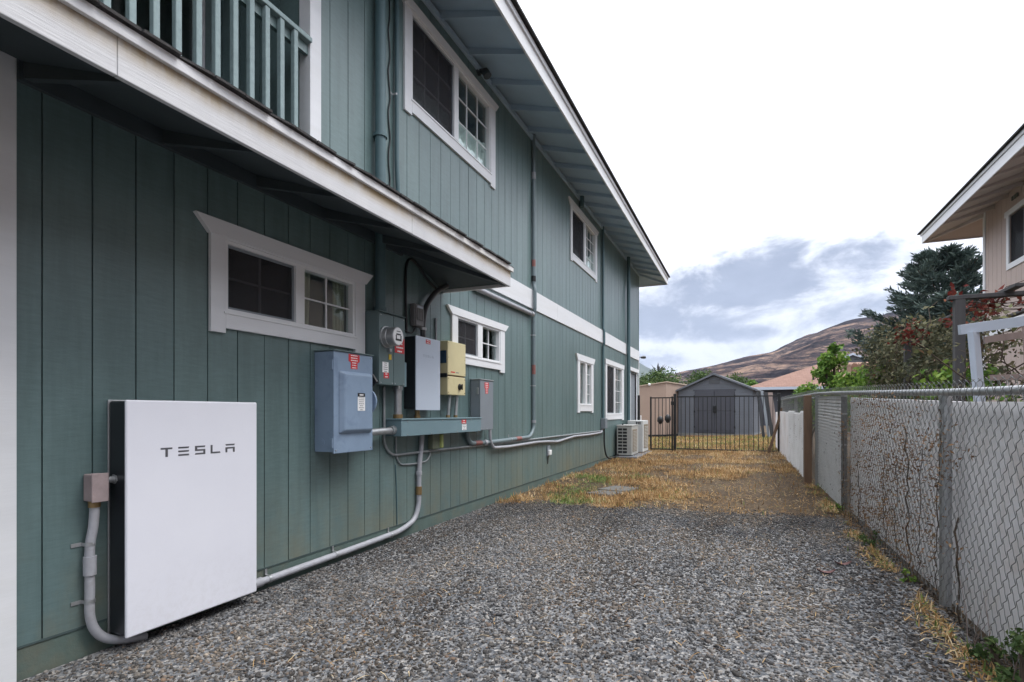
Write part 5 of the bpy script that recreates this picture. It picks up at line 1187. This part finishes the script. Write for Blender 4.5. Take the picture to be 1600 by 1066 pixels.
m = MB(); m.hexa([(EX, -8.6, EZ+.03), (NX, -8.6, NZ), (NX, NY, NZ), (EX, EY, EZ+.03)], [(EX, -8.6, EZ+.045), (NX, -8.6, NZ+.015), (NX, NY, NZ+.015), (EX, EY, EZ+.045)]); m.build('soffit', M['peach_soffit'], nh)
m = MB(); m.hexa([(EX, EY, EZ+.03), (NX, NY, NZ), (10.5, NY, NZ), (11.5, EY, EZ+.03)], [(EX, EY, EZ+.045), (NX, NY, NZ+.015), (10.5, NY, NZ+.015), (11.5, EY, EZ+.045)]); m.build('soffit', M['peach'], nh)
m = MB(); m.bbox(EX-.024, EX, -8.6, EY+.02, EZ, EZ+.17, .003, 1); m.build('fascia_board', M['white'], nh)
m = MB(); m.box(EX+.001, 11.6, EY, EY+.022, EZ, EZ+.17); m.build('fascia_board', M['peach_soffit'], nh)
m = MB(); m.bbox(EX-.046, EX-.0245, -8.6, EY+.05, EZ+.168, EZ+.222, .003, 1); m.build('drip_board', M['white'], nh)
def nraft(y): 
    m = MB(); m.hexa([(EX+.001, y-.02, EZ-.005), (EX+.001, y+.02, EZ-.005), (NX-.001, y+.02, NZ-.085), (NX-.001, y-.02, NZ-.085)], [(EX+.001, y-.02, EZ+.031), (EX+.001, y+.02, EZ+.031), (NX-.001, y+.02, NZ+.001), (NX-.001, y-.02, NZ+.001)]); return m
rr = nraft(13.6).build('rafter', M['peach_soffit'], nh)
for i in range(1, 36): copy_part(rr, (0, -.61*i, 0))
m = MB(); m.hexa([(EX, EY-.03, EZ), (EX+.04, EY, EZ), (NX+.02, NY+.01, NZ-.09), (NX-.02, NY-.03, NZ-.09)], [(EX, EY-.03, EZ+.03), (EX+.04, EY, EZ+.03), (NX+.02, NY+.01, NZ), (NX-.02, NY-.03, NZ)]); m.build('hip_rafter', M['peach_soffit'], nh)
m = MB(); m.hexa([(NX+.6, NY+.75, EZ+.03), (NX+.64, NY+.78, EZ+.03), (NX+.05, NY+.02, NZ-.08), (NX+.01, NY, NZ-.08)], [(NX+.6, NY+.75, EZ+.06), (NX+.64, NY+.78, EZ+.06), (NX+.05, NY+.02, NZ), (NX+.01, NY, NZ)])
m = MB(); m.hexa([(EX-.09, -8.6, EZ+.225), (7.6, -8.6, 6.5), (7.6, 11, 6.5), (EX-.09, EY+.1, EZ+.225)], [(EX-.09, -8.6, EZ+.25), (7.6, -8.6, 6.54), (7.6, 11, 6.54), (EX-.09, EY+.1, EZ+.25)])
m.hexa([(EX-.09, EY+.1, EZ+.225), (7.6, 11, 6.5), (7.6, 11, 6.5), (11.7, EY+.1, EZ+.225)], [(EX-.09, EY+.1, EZ+.25), (7.6, 11, 6.54), (7.6, 11, 6.54), (11.7, EY+.1, EZ+.25)])
m.hexa([(7.6, -8.6, 6.5), (11.7, -8.6, EZ+.225), (11.7, EY+.1, EZ+.225), (7.6, 11, 6.5)], [(7.6, -8.6, 6.54), (11.7, -8.6, EZ+.25), (11.7, EY+.1, EZ+.25), (7.6, 11, 6.54)]); m.build('roof', M['shingle'], nh)
m = MB()
for k in range(3): m.box(NX-.035, NX-.012, 12.55+k*.09, 12.60+k*.09, 5.06, 5.13)
m.build('eave_vent', M['room'], nh)

# ------------------------------------------------------------------ arbor, trellis, vines
ar = thing('wooden_arbor', (2.4, 8.3, G(1.3, 8)), 'dark weathered wooden arbor carrying dry and red vines', 'arbor')
for (x, y) in ((2.10, 7.2), (2.15, 9.4), (3.5, 7.2), (3.5, 9.4)): MB().bbox(x-.045, x+.045, y-.045, y+.045, -.05, 2.36, .004, 1).build('post', M['wood_dark'], ar)
MB().bbox(2.0, 4.2, 7.155, 7.245, 2.361, 2.405, .004, 1).build('beam', M['wood_dark'], ar)
MB().bbox(2.0, 4.2, 9.355, 9.445, 2.361, 2.405, .004, 1).build('beam', M['wood_dark'], ar)
for x in (2.5, 3.2): MB().bbox(x-.04, x+.04, 6.9, 9.7, 2.4055, 2.44, .004, 1).build('cross_bar', M['wood_dark'], ar)
vn = thing('arbor_vine', (2.3, 9, G(1.3, 9)), 'tangled dry brown green vine hanging on the arbor', 'vine')
cs = [(random.uniform(1.95, 2.9), random.uniform(8.0, 11.2), random.uniform(1.2, 2.40)) for _ in range(150)]
cs += [(random.uniform(1.9, 2.5), random.uniform(9.3, 12.0), random.uniform(1.2, 2.45)) for _ in range(80)]
leaf_cloud(cs, .060, 9000, .20, 'leaf_vine', 'foliage', vn, tshift=np.array([random.uniform(.05, .85) for _ in cs]))
m = MB()
for i in range(60):
    x, y = random.uniform(2.0, 2.8), random.uniform(7.9, 11.4); p = [(x, y, random.uniform(2.2, 2.45))]
    for k in range(8): p.append((p[-1][0]+random.gauss(0, .05), p[-1][1]+random.gauss(0, .07), p[-1][2]-random.uniform(.05, .2)))
    m.tube(p, .005, 4)
m.build('stem', M['bark'], vn)
rv = thing('red_vine', (2.6, 7.6, 2.2), 'red leaved vine spilling over the top of the arbor', 'vine')
cs = [(random.uniform(2.1, 2.7), random.uniform(7.2, 8.0), random.uniform(2.22, 2.5)) for _ in range(22)]+[(random.uniform(1.95, 2.2), random.uniform(8.6, 9.6), random.uniform(2.1, 2.42)) for _ in range(14)]+[(random.uniform(2.7, 3.4), random.uniform(7.0, 7.4), random.uniform(2.35, 2.55)) for _ in range(8)]
leaf_cloud(cs, .065, 380, .10, 'leaf_red', 'foliage', rv)
m = MB()
for i in range(14):
    p = [(random.uniform(2.1, 2.4), random.uniform(7.2, 7.8), random.uniform(2.25, 2.4))]
    for k in range(7): p.append((p[-1][0]+random.uniform(.05, .2), p[-1][1]+random.gauss(-.02, .06), p[-1][2]+random.gauss(.01, .04)))
    m.tube(p, .004, 4)
m.build('stem', M['bark'], rv)
# leaning white trellis gate
tg = thing('white_trellis_gate', (1.7, 5.2, .1), 'tilted white framed trellis gate with pinkish lattice behind the fence', 'gate')
def bar(p, q, w, d, name, mat):
    p, q = Vector(p), Vector(q); t = (q-p).normalized(); n_ = Vector((.75, -.66, 0)).normalized(); n_ = (n_-t*n_.dot(t)).normalized(); s_ = t.cross(n_)
    a = [p+s_*w/2+n_*d/2, p-s_*w/2+n_*d/2, p-s_*w/2-n_*d/2, p+s_*w/2-n_*d/2]; b = [v+(q-p) for v in a]
    m = MB(); m.hexa(a, b); m.build(name, M[mat], tg)
u = Vector((.66, .75, 0)).normalized()*-1       # along the gate, towards the camera and right
# frame laid out from its top left corner, running towards +X
o0 = Vector((1.60, 5.28, 0)); ax = Vector((1.0, .12, 0)).normalized()
def tp(a, z): return o0+ax*a+Vector((0, 0, z))
bar(tp(-.06, 1.80), tp(1.5, 1.99), .075, .045, 'top_rail', 'gate_white'); bar(tp(.03, 1.78), tp(.13, .45), .09, .04, 'stile', 'gate_white')
bar(tp(.10, 1.715), tp(1.5, 1.89), .05, .025, 'lattice_bar', 'wood_pale')
for a in (.36, .72, 1.08): bar(tp(a, 1.78+a*.1), tp(a+.06, .5), .055, .02, 'lattice_bar', 'wood_pale')
for z in (1.42, 1.05, .7): bar(tp(.14, z), tp(1.5, z+.03), .045, .018, 'lattice_bar', 'wood_pale')
tw = thing('bare_creeper', (2.4, 5.9, .2), 'bare dark creeper stems climbing behind the white trellis gate', 'vine')
m = MB(); cs = []
for i in range(18):
    p = [(random.uniform(1.75, 3.0), random.uniform(5.5, 6.1), random.uniform(.3, 1.3))]
    for k in range(9): p.append((p[-1][0]+random.gauss(0, .07), p[-1][1]+random.gauss(0, .04), p[-1][2]+random.uniform(.04, .16)))
    m.tube(p, [.008-.0006*k for k in range(10)], 5); cs += p[3:]
m.build('stem', M['bark'], tw); leaf_cloud(cs, .05, 420, .09, 'leaf_vine', 'foliage', tw)

# ------------------------------------------------------------------ plants and trees
bushy('leafy_bush', 'bright green broad leaved bush behind the far part of the fence', 'bush', 1.80, 13.9, G(1.3, 13.9), 2.68, .42, .5, 'leaf_bright', .095, 3000, blobs=44, low=.35)
for i, (x, y, h, lb) in enumerate(((2.15, 12.9, 1.98, 'low bright green hedge plant right of the leafy bush'), (2.3, 11.9, 2.0, 'low bright green hedge plant between the bush and arbor'), (2.0, 10.9, 1.86, 'low bright green hedge plant under the hanging vine'), (1.45, 15.0, 1.72, 'low bright green plant behind the fence near the gate'), (2.3, 7.9, 1.68, 'bright green plant at the foot of the arbor post'))):
    bushy('hedge_plant', lb, 'plant', x, y, G(1.3, y), h, .62, .6, 'leaf_bright', .075, 1900, 'bright green plants behind the fence', 24, low=.45)
def conifer(name, label, x, y, z0, h, rad, n_br, n_leaf, first=.25, leaf=.30, mat='leaf_dark', group=None, seed=1):
    rs = random.Random(seed)
    t = thing(name, (x, y, z0), label, 'tree', group); m = MB()
    m.tube([(x, y, z0-.3), (x+.1, y, z0+h*.5), (x, y, z0+h*.97)], [h*.028, h*.018, .02], 8); m.build('trunk', M['bark'], t)
    br = MB(); cs = []; ds = []
    for i in range(n_br):
        u = first+(1-first)*(i+rs.random()*.6)/n_br; a = i*2.399+rs.uniform(-.4, .4); L = rad*(1-u)**.6*rs.uniform(.72, 1.12)+.35
        p0 = Vector((x, y, z0+h*u*.93)); d = Vector((math.cos(a), math.sin(a), 0)); w = Vector((-d.y, d.x, 0))
        pts = [p0+d*L*k/8+Vector((0, 0, L*(.12*(k/8)+.34*(k/8)**2))) for k in range(9)]
        br.tube(pts, [.05*(1-k/9)+.012 for k in range(9)], 5)
        for k in range(2, 9):
            cs.append(pts[k][:]); ds.append((d+Vector((0, 0, .5)))[:])
            if k == 8: continue
            for s_ in (-1, 1):         # side twigs, swept forwards and up at the tip
                tl_ = L*.34*(1-.6*abs(k/8-.45))*rs.uniform(.5, 1.15); td = (d*.75+w*s_*.8+Vector((0, 0, rs.uniform(.05, .35)))).normalized()
                for q in range(1, 5):
                    pt_ = pts[k]+td*tl_*q/4+Vector((0, 0, tl_*.25*(q/4)**2)); cs.append(pt_[:]); ds.append((td+Vector((0, 0, .45)))[:])
    br.build('branch', M['bark'], t)
    c = np.array(cs); dd = np.array(ds); k = len(c); n = n_leaf; ci = rng.integers(0, k, n)
    o = c[ci]+rng.normal(size=(n, 3))*np.array([.075, .075, .06]); dr_ = dd[ci]+rng.normal(size=(n, 3))*.42; dr_ /= np.linalg.norm(dr_, axis=1)[:, None]
    sd = np.cross(dr_, rng.normal(size=(n, 3))); sd /= np.linalg.norm(sd, axis=1)[:, None]
    L = leaf*rng.uniform(.6, 1.35, n)[:, None]; W_ = L*.115
    v = np.stack([o, o+dr_*L*.5+sd*W_, o+dr_*L, o+dr_*L*.5-sd*W_], 1).reshape(-1, 3)-np.array(WLOC[t.name])
    tt = np.clip(rng.random(k)[ci]*.5+rng.random(n)*.5, 0, 1)
    np_mesh('foliage', v, np.arange(n*4).reshape(-1, 4), M[mat], parent=t, tint=np.repeat(tt, 4))
    return t
conifer('conifer_tree', 'large dark spreading conifer behind the peach house', 8.3, 30.5, 0, 9.0, 3.9, 52, 34000, .36, .26, seed=3)
conifer('conifer_tree', 'smaller dark conifer left of and below the large one', 7.5, 36, 0, 6.3, 1.6, 40, 18000, .15, .26, seed=5)
conifer('conifer_tree', 'dark tree partly hidden behind the arbor vines', 7.6, 26, 0, 6.0, 2.6, 36, 12000, .3, .28, seed=8)
# tree line beyond the sheds
for i, (x, y, h, r, mt_, lb) in enumerate(((-8.6, 40, 4.4, 2.4, 'leaf_mid', 'dark green tree just right of the far house corner'), (-6.2, 44, 4.5, 2.6, 'leaf_mid', 'bushy green tree above the tan outbuilding'), (-3.4, 48, 4.4, 2.7, 'leaf_mid', 'bushy green tree between outbuilding and grey shed'), (-10.5, 46, 4.6, 2.6, 'leaf_dark', 'dark tree behind the far house corner'), (-.6, 52, 4.3, 2.4, 'leaf_mid', 'bushy green tree behind the shed roof'), (-6.4, 30, 2.9, 1.5, 'leaf_mid', 'low green shrub left of the tan outbuilding'), (.6, 46, 3.7, 1.2, 'leaf_bright', 'small bright green tree right of the shed ridge'))):
    bushy('tree', lb, 'tree', x, y, 0, h, r, r, mt_, .17, 9000, 'trees beyond the sheds', 40, low=.15)
# spiky dark palm
pt = thing('palm_tree', (-7.4, 50, 0), 'small dark spiky palm above the trees near the house corner', 'tree')
MB().tube([(-7.4, 50, 0), (-7.3, 50, 4.6)], [.16, .12], 7).build('trunk', M['bark'], pt)
m = MB()
for i in range(26):
    a = random.uniform(0, 6.283); e_ = random.uniform(.1, 1.4); L = random.uniform(.9, 1.5); d = Vector((math.cos(a)*math.cos(e_), math.sin(a)*math.cos(e_), math.sin(e_))); p = Vector((-7.3, 50, 4.55))
    s_ = d.cross(Vector((0, 0, 1))).normalized()*.06
    m.add([p, p+d*L*.5+s_*1.6, p+d*L-Vector((0, 0, .25)), p+d*L*.5-s_*1.6], [(0, 1, 2, 3)])
m.build('frond', M['wood_dark'], pt)

# ------------------------------------------------------------------ far houses
def roof_mat():
    m, nt, b = new_mat('red_brown_shingle_roof')
    g_ = nt.nodes.new('ShaderNodeNewGeometry'); mp_ = nt.nodes.new('ShaderNodeMapping'); mp_.inputs['Rotation'].default_value = (0, 0, 0)
    br = nt.nodes.new('ShaderNodeTexBrick'); br.inputs['Scale'].default_value = 2.2; br.inputs['Color1'].default_value = (.18, .095, .07, 1); br.inputs['Color2'].default_value = (.26, .145, .105, 1); br.inputs['Mortar'].default_value = (.14, .07, .05, 1); br.inputs['Mortar Size'].default_value = .03
    br.inputs['Brick Width'].default_value = .7; br.inputs['Row Height'].default_value = .28
    nt.links.new(g_.outputs['Position'], mp_.inputs[0]); nt.links.new(mp_.outputs[0], br.inputs['Vector'])
    c = mixc(nt, .4, br.outputs[0], ramp(nt, noise_node(nt, 3, 5, .7), [(.3, (.12, .07, .055)), (.7, (.27, .175, .14))])); nt.links.new(c, b.inputs['Base Color']); b.inputs['Roughness'].default_value = .95; return m
M['far_roof'] = roof_mat()
fh = thing('brown_roofed_house', (4, 45, 0), 'low house with a red brown hip roof beyond the fence', 'house')
hx0, hx1, hy0, hy1, hz = .0, 10.5, 40, 50, 2.85
m = MB(); m.box(hx0+.6, hx1-.6, hy0+.6, hy1-.6, -.2, hz); m.build('wall', M['shed_door'], fh)
m = MB(); ap = [(5.0, 45, 4.75), (6.2, 45, 4.75)]
m.add([(hx0, hy0, hz), (hx1, hy0, hz), (hx1, hy1, hz), (hx0, hy1, hz), *ap], [(0, 1, 5, 4), (1, 2, 5), (2, 3, 4, 5), (3, 0, 4), (3, 2, 1, 0)]); m.build('roof', M['far_roof'], fh)
m = MB(); m.box(hx0-.03, hx1+.03, hy0-.04, hy0-.001, hz-.16, hz+.02); m.build('gutter', M['gate_white'], fh)
m = MB(); m.tube([(4.2, 41.4, hz+.4), (4.2, 41.4, hz+.95)], .07, 8); m.build('roof_vent', M['black'], fh)
m = MB(); m.box(3.0, 4.4, hy0+.57, hy0+.599, 1.0, 2.2); w = m.build('window', M['white'], fh); MB().box(3.1, 4.3, hy0+.56, hy0+.569, 1.1, 2.1).build('pane', M['screen_blue'], w)
to = thing('tiled_roof_shelter', (5.2, 24, 0), 'low shelter with an orange brown tiled edge behind the green hedge', 'shelter')
m = MB(); m.hexa([(3.6, 23.4, 2.62), (8.2, 23.4, 2.62), (8.2, 26, 3.0), (3.6, 26, 3.0)], [(3.6, 23.4, 2.86), (8.2, 23.4, 2.86), (8.2, 26, 3.1), (3.6, 26, 3.1)]); m.build('roof', M['tile'], to)
for i in range(18): MB().tube([(3.7+i*.26, 23.36, 2.90), (3.7+i*.26, 26, 3.14)], .10, 6).build('roof_tile', M['tile'], to)
for x in (3.8, 8.0): MB().bbox(x-.06, x+.06, 23.5, 23.62, -.1, 2.62, .005, 1).build('post', M['wood_brown'], to)
gh = thing('far_gable_house', (8.2, 60, 0), 'distant small house with a pale gable edge between bush and conifer', 'house')
m = MB(); m.box(6.6, 12, 60, 68, -.2, 5.4); m.build('wall', M['tan_wall'], gh)
m = MB(); m.prism([(6.0, 5.2), (12.6, 5.2), (9.3, 6.6)], 1, 59.6, 68); m.build('roof', M['shed_roof'], gh)
m = MB(); m.prism([(6.0, 5.2), (6.0, 5.35), (9.3, 6.8), (12.6, 5.35), (12.6, 5.2), (9.3, 6.61)], 1, 59.4, 59.59); m.build('barge_board', M['gate_white'], gh)

# ------------------------------------------------------------------ air
def haze_box():
    m = bpy.data.materials.new('haze_air'); m.use_nodes = True; nt = m.node_tree; nt.nodes.clear()
    v = nt.nodes.new('ShaderNodeVolumePrincipled'); v.inputs['Density'].default_value = 1.05e-4; v.inputs['Color'].default_value = (.70, .80, 1.0, 1); v.inputs['Anisotropy'].default_value = .0
    o = nt.nodes.new('ShaderNodeOutputMaterial'); nt.links.new(v.outputs[0], o.inputs['Volume'])
    b = MB(); b.box(-4300, 4300, -4300, 4300, -1.3, 480); tag(b.build('haze', m), 'thin bluish haze filling the air over the valley', 'haze', kind='stuff')
HAZE = True
if HAZE: haze_box()
S.cycles.max_bounces = 6; S.cycles.diffuse_bounces = 3; S.cycles.glossy_bounces = 3; S.cycles.transparent_max_bounces = 12; S.cycles.volume_bounces = 0
S.cycles.use_denoising = True
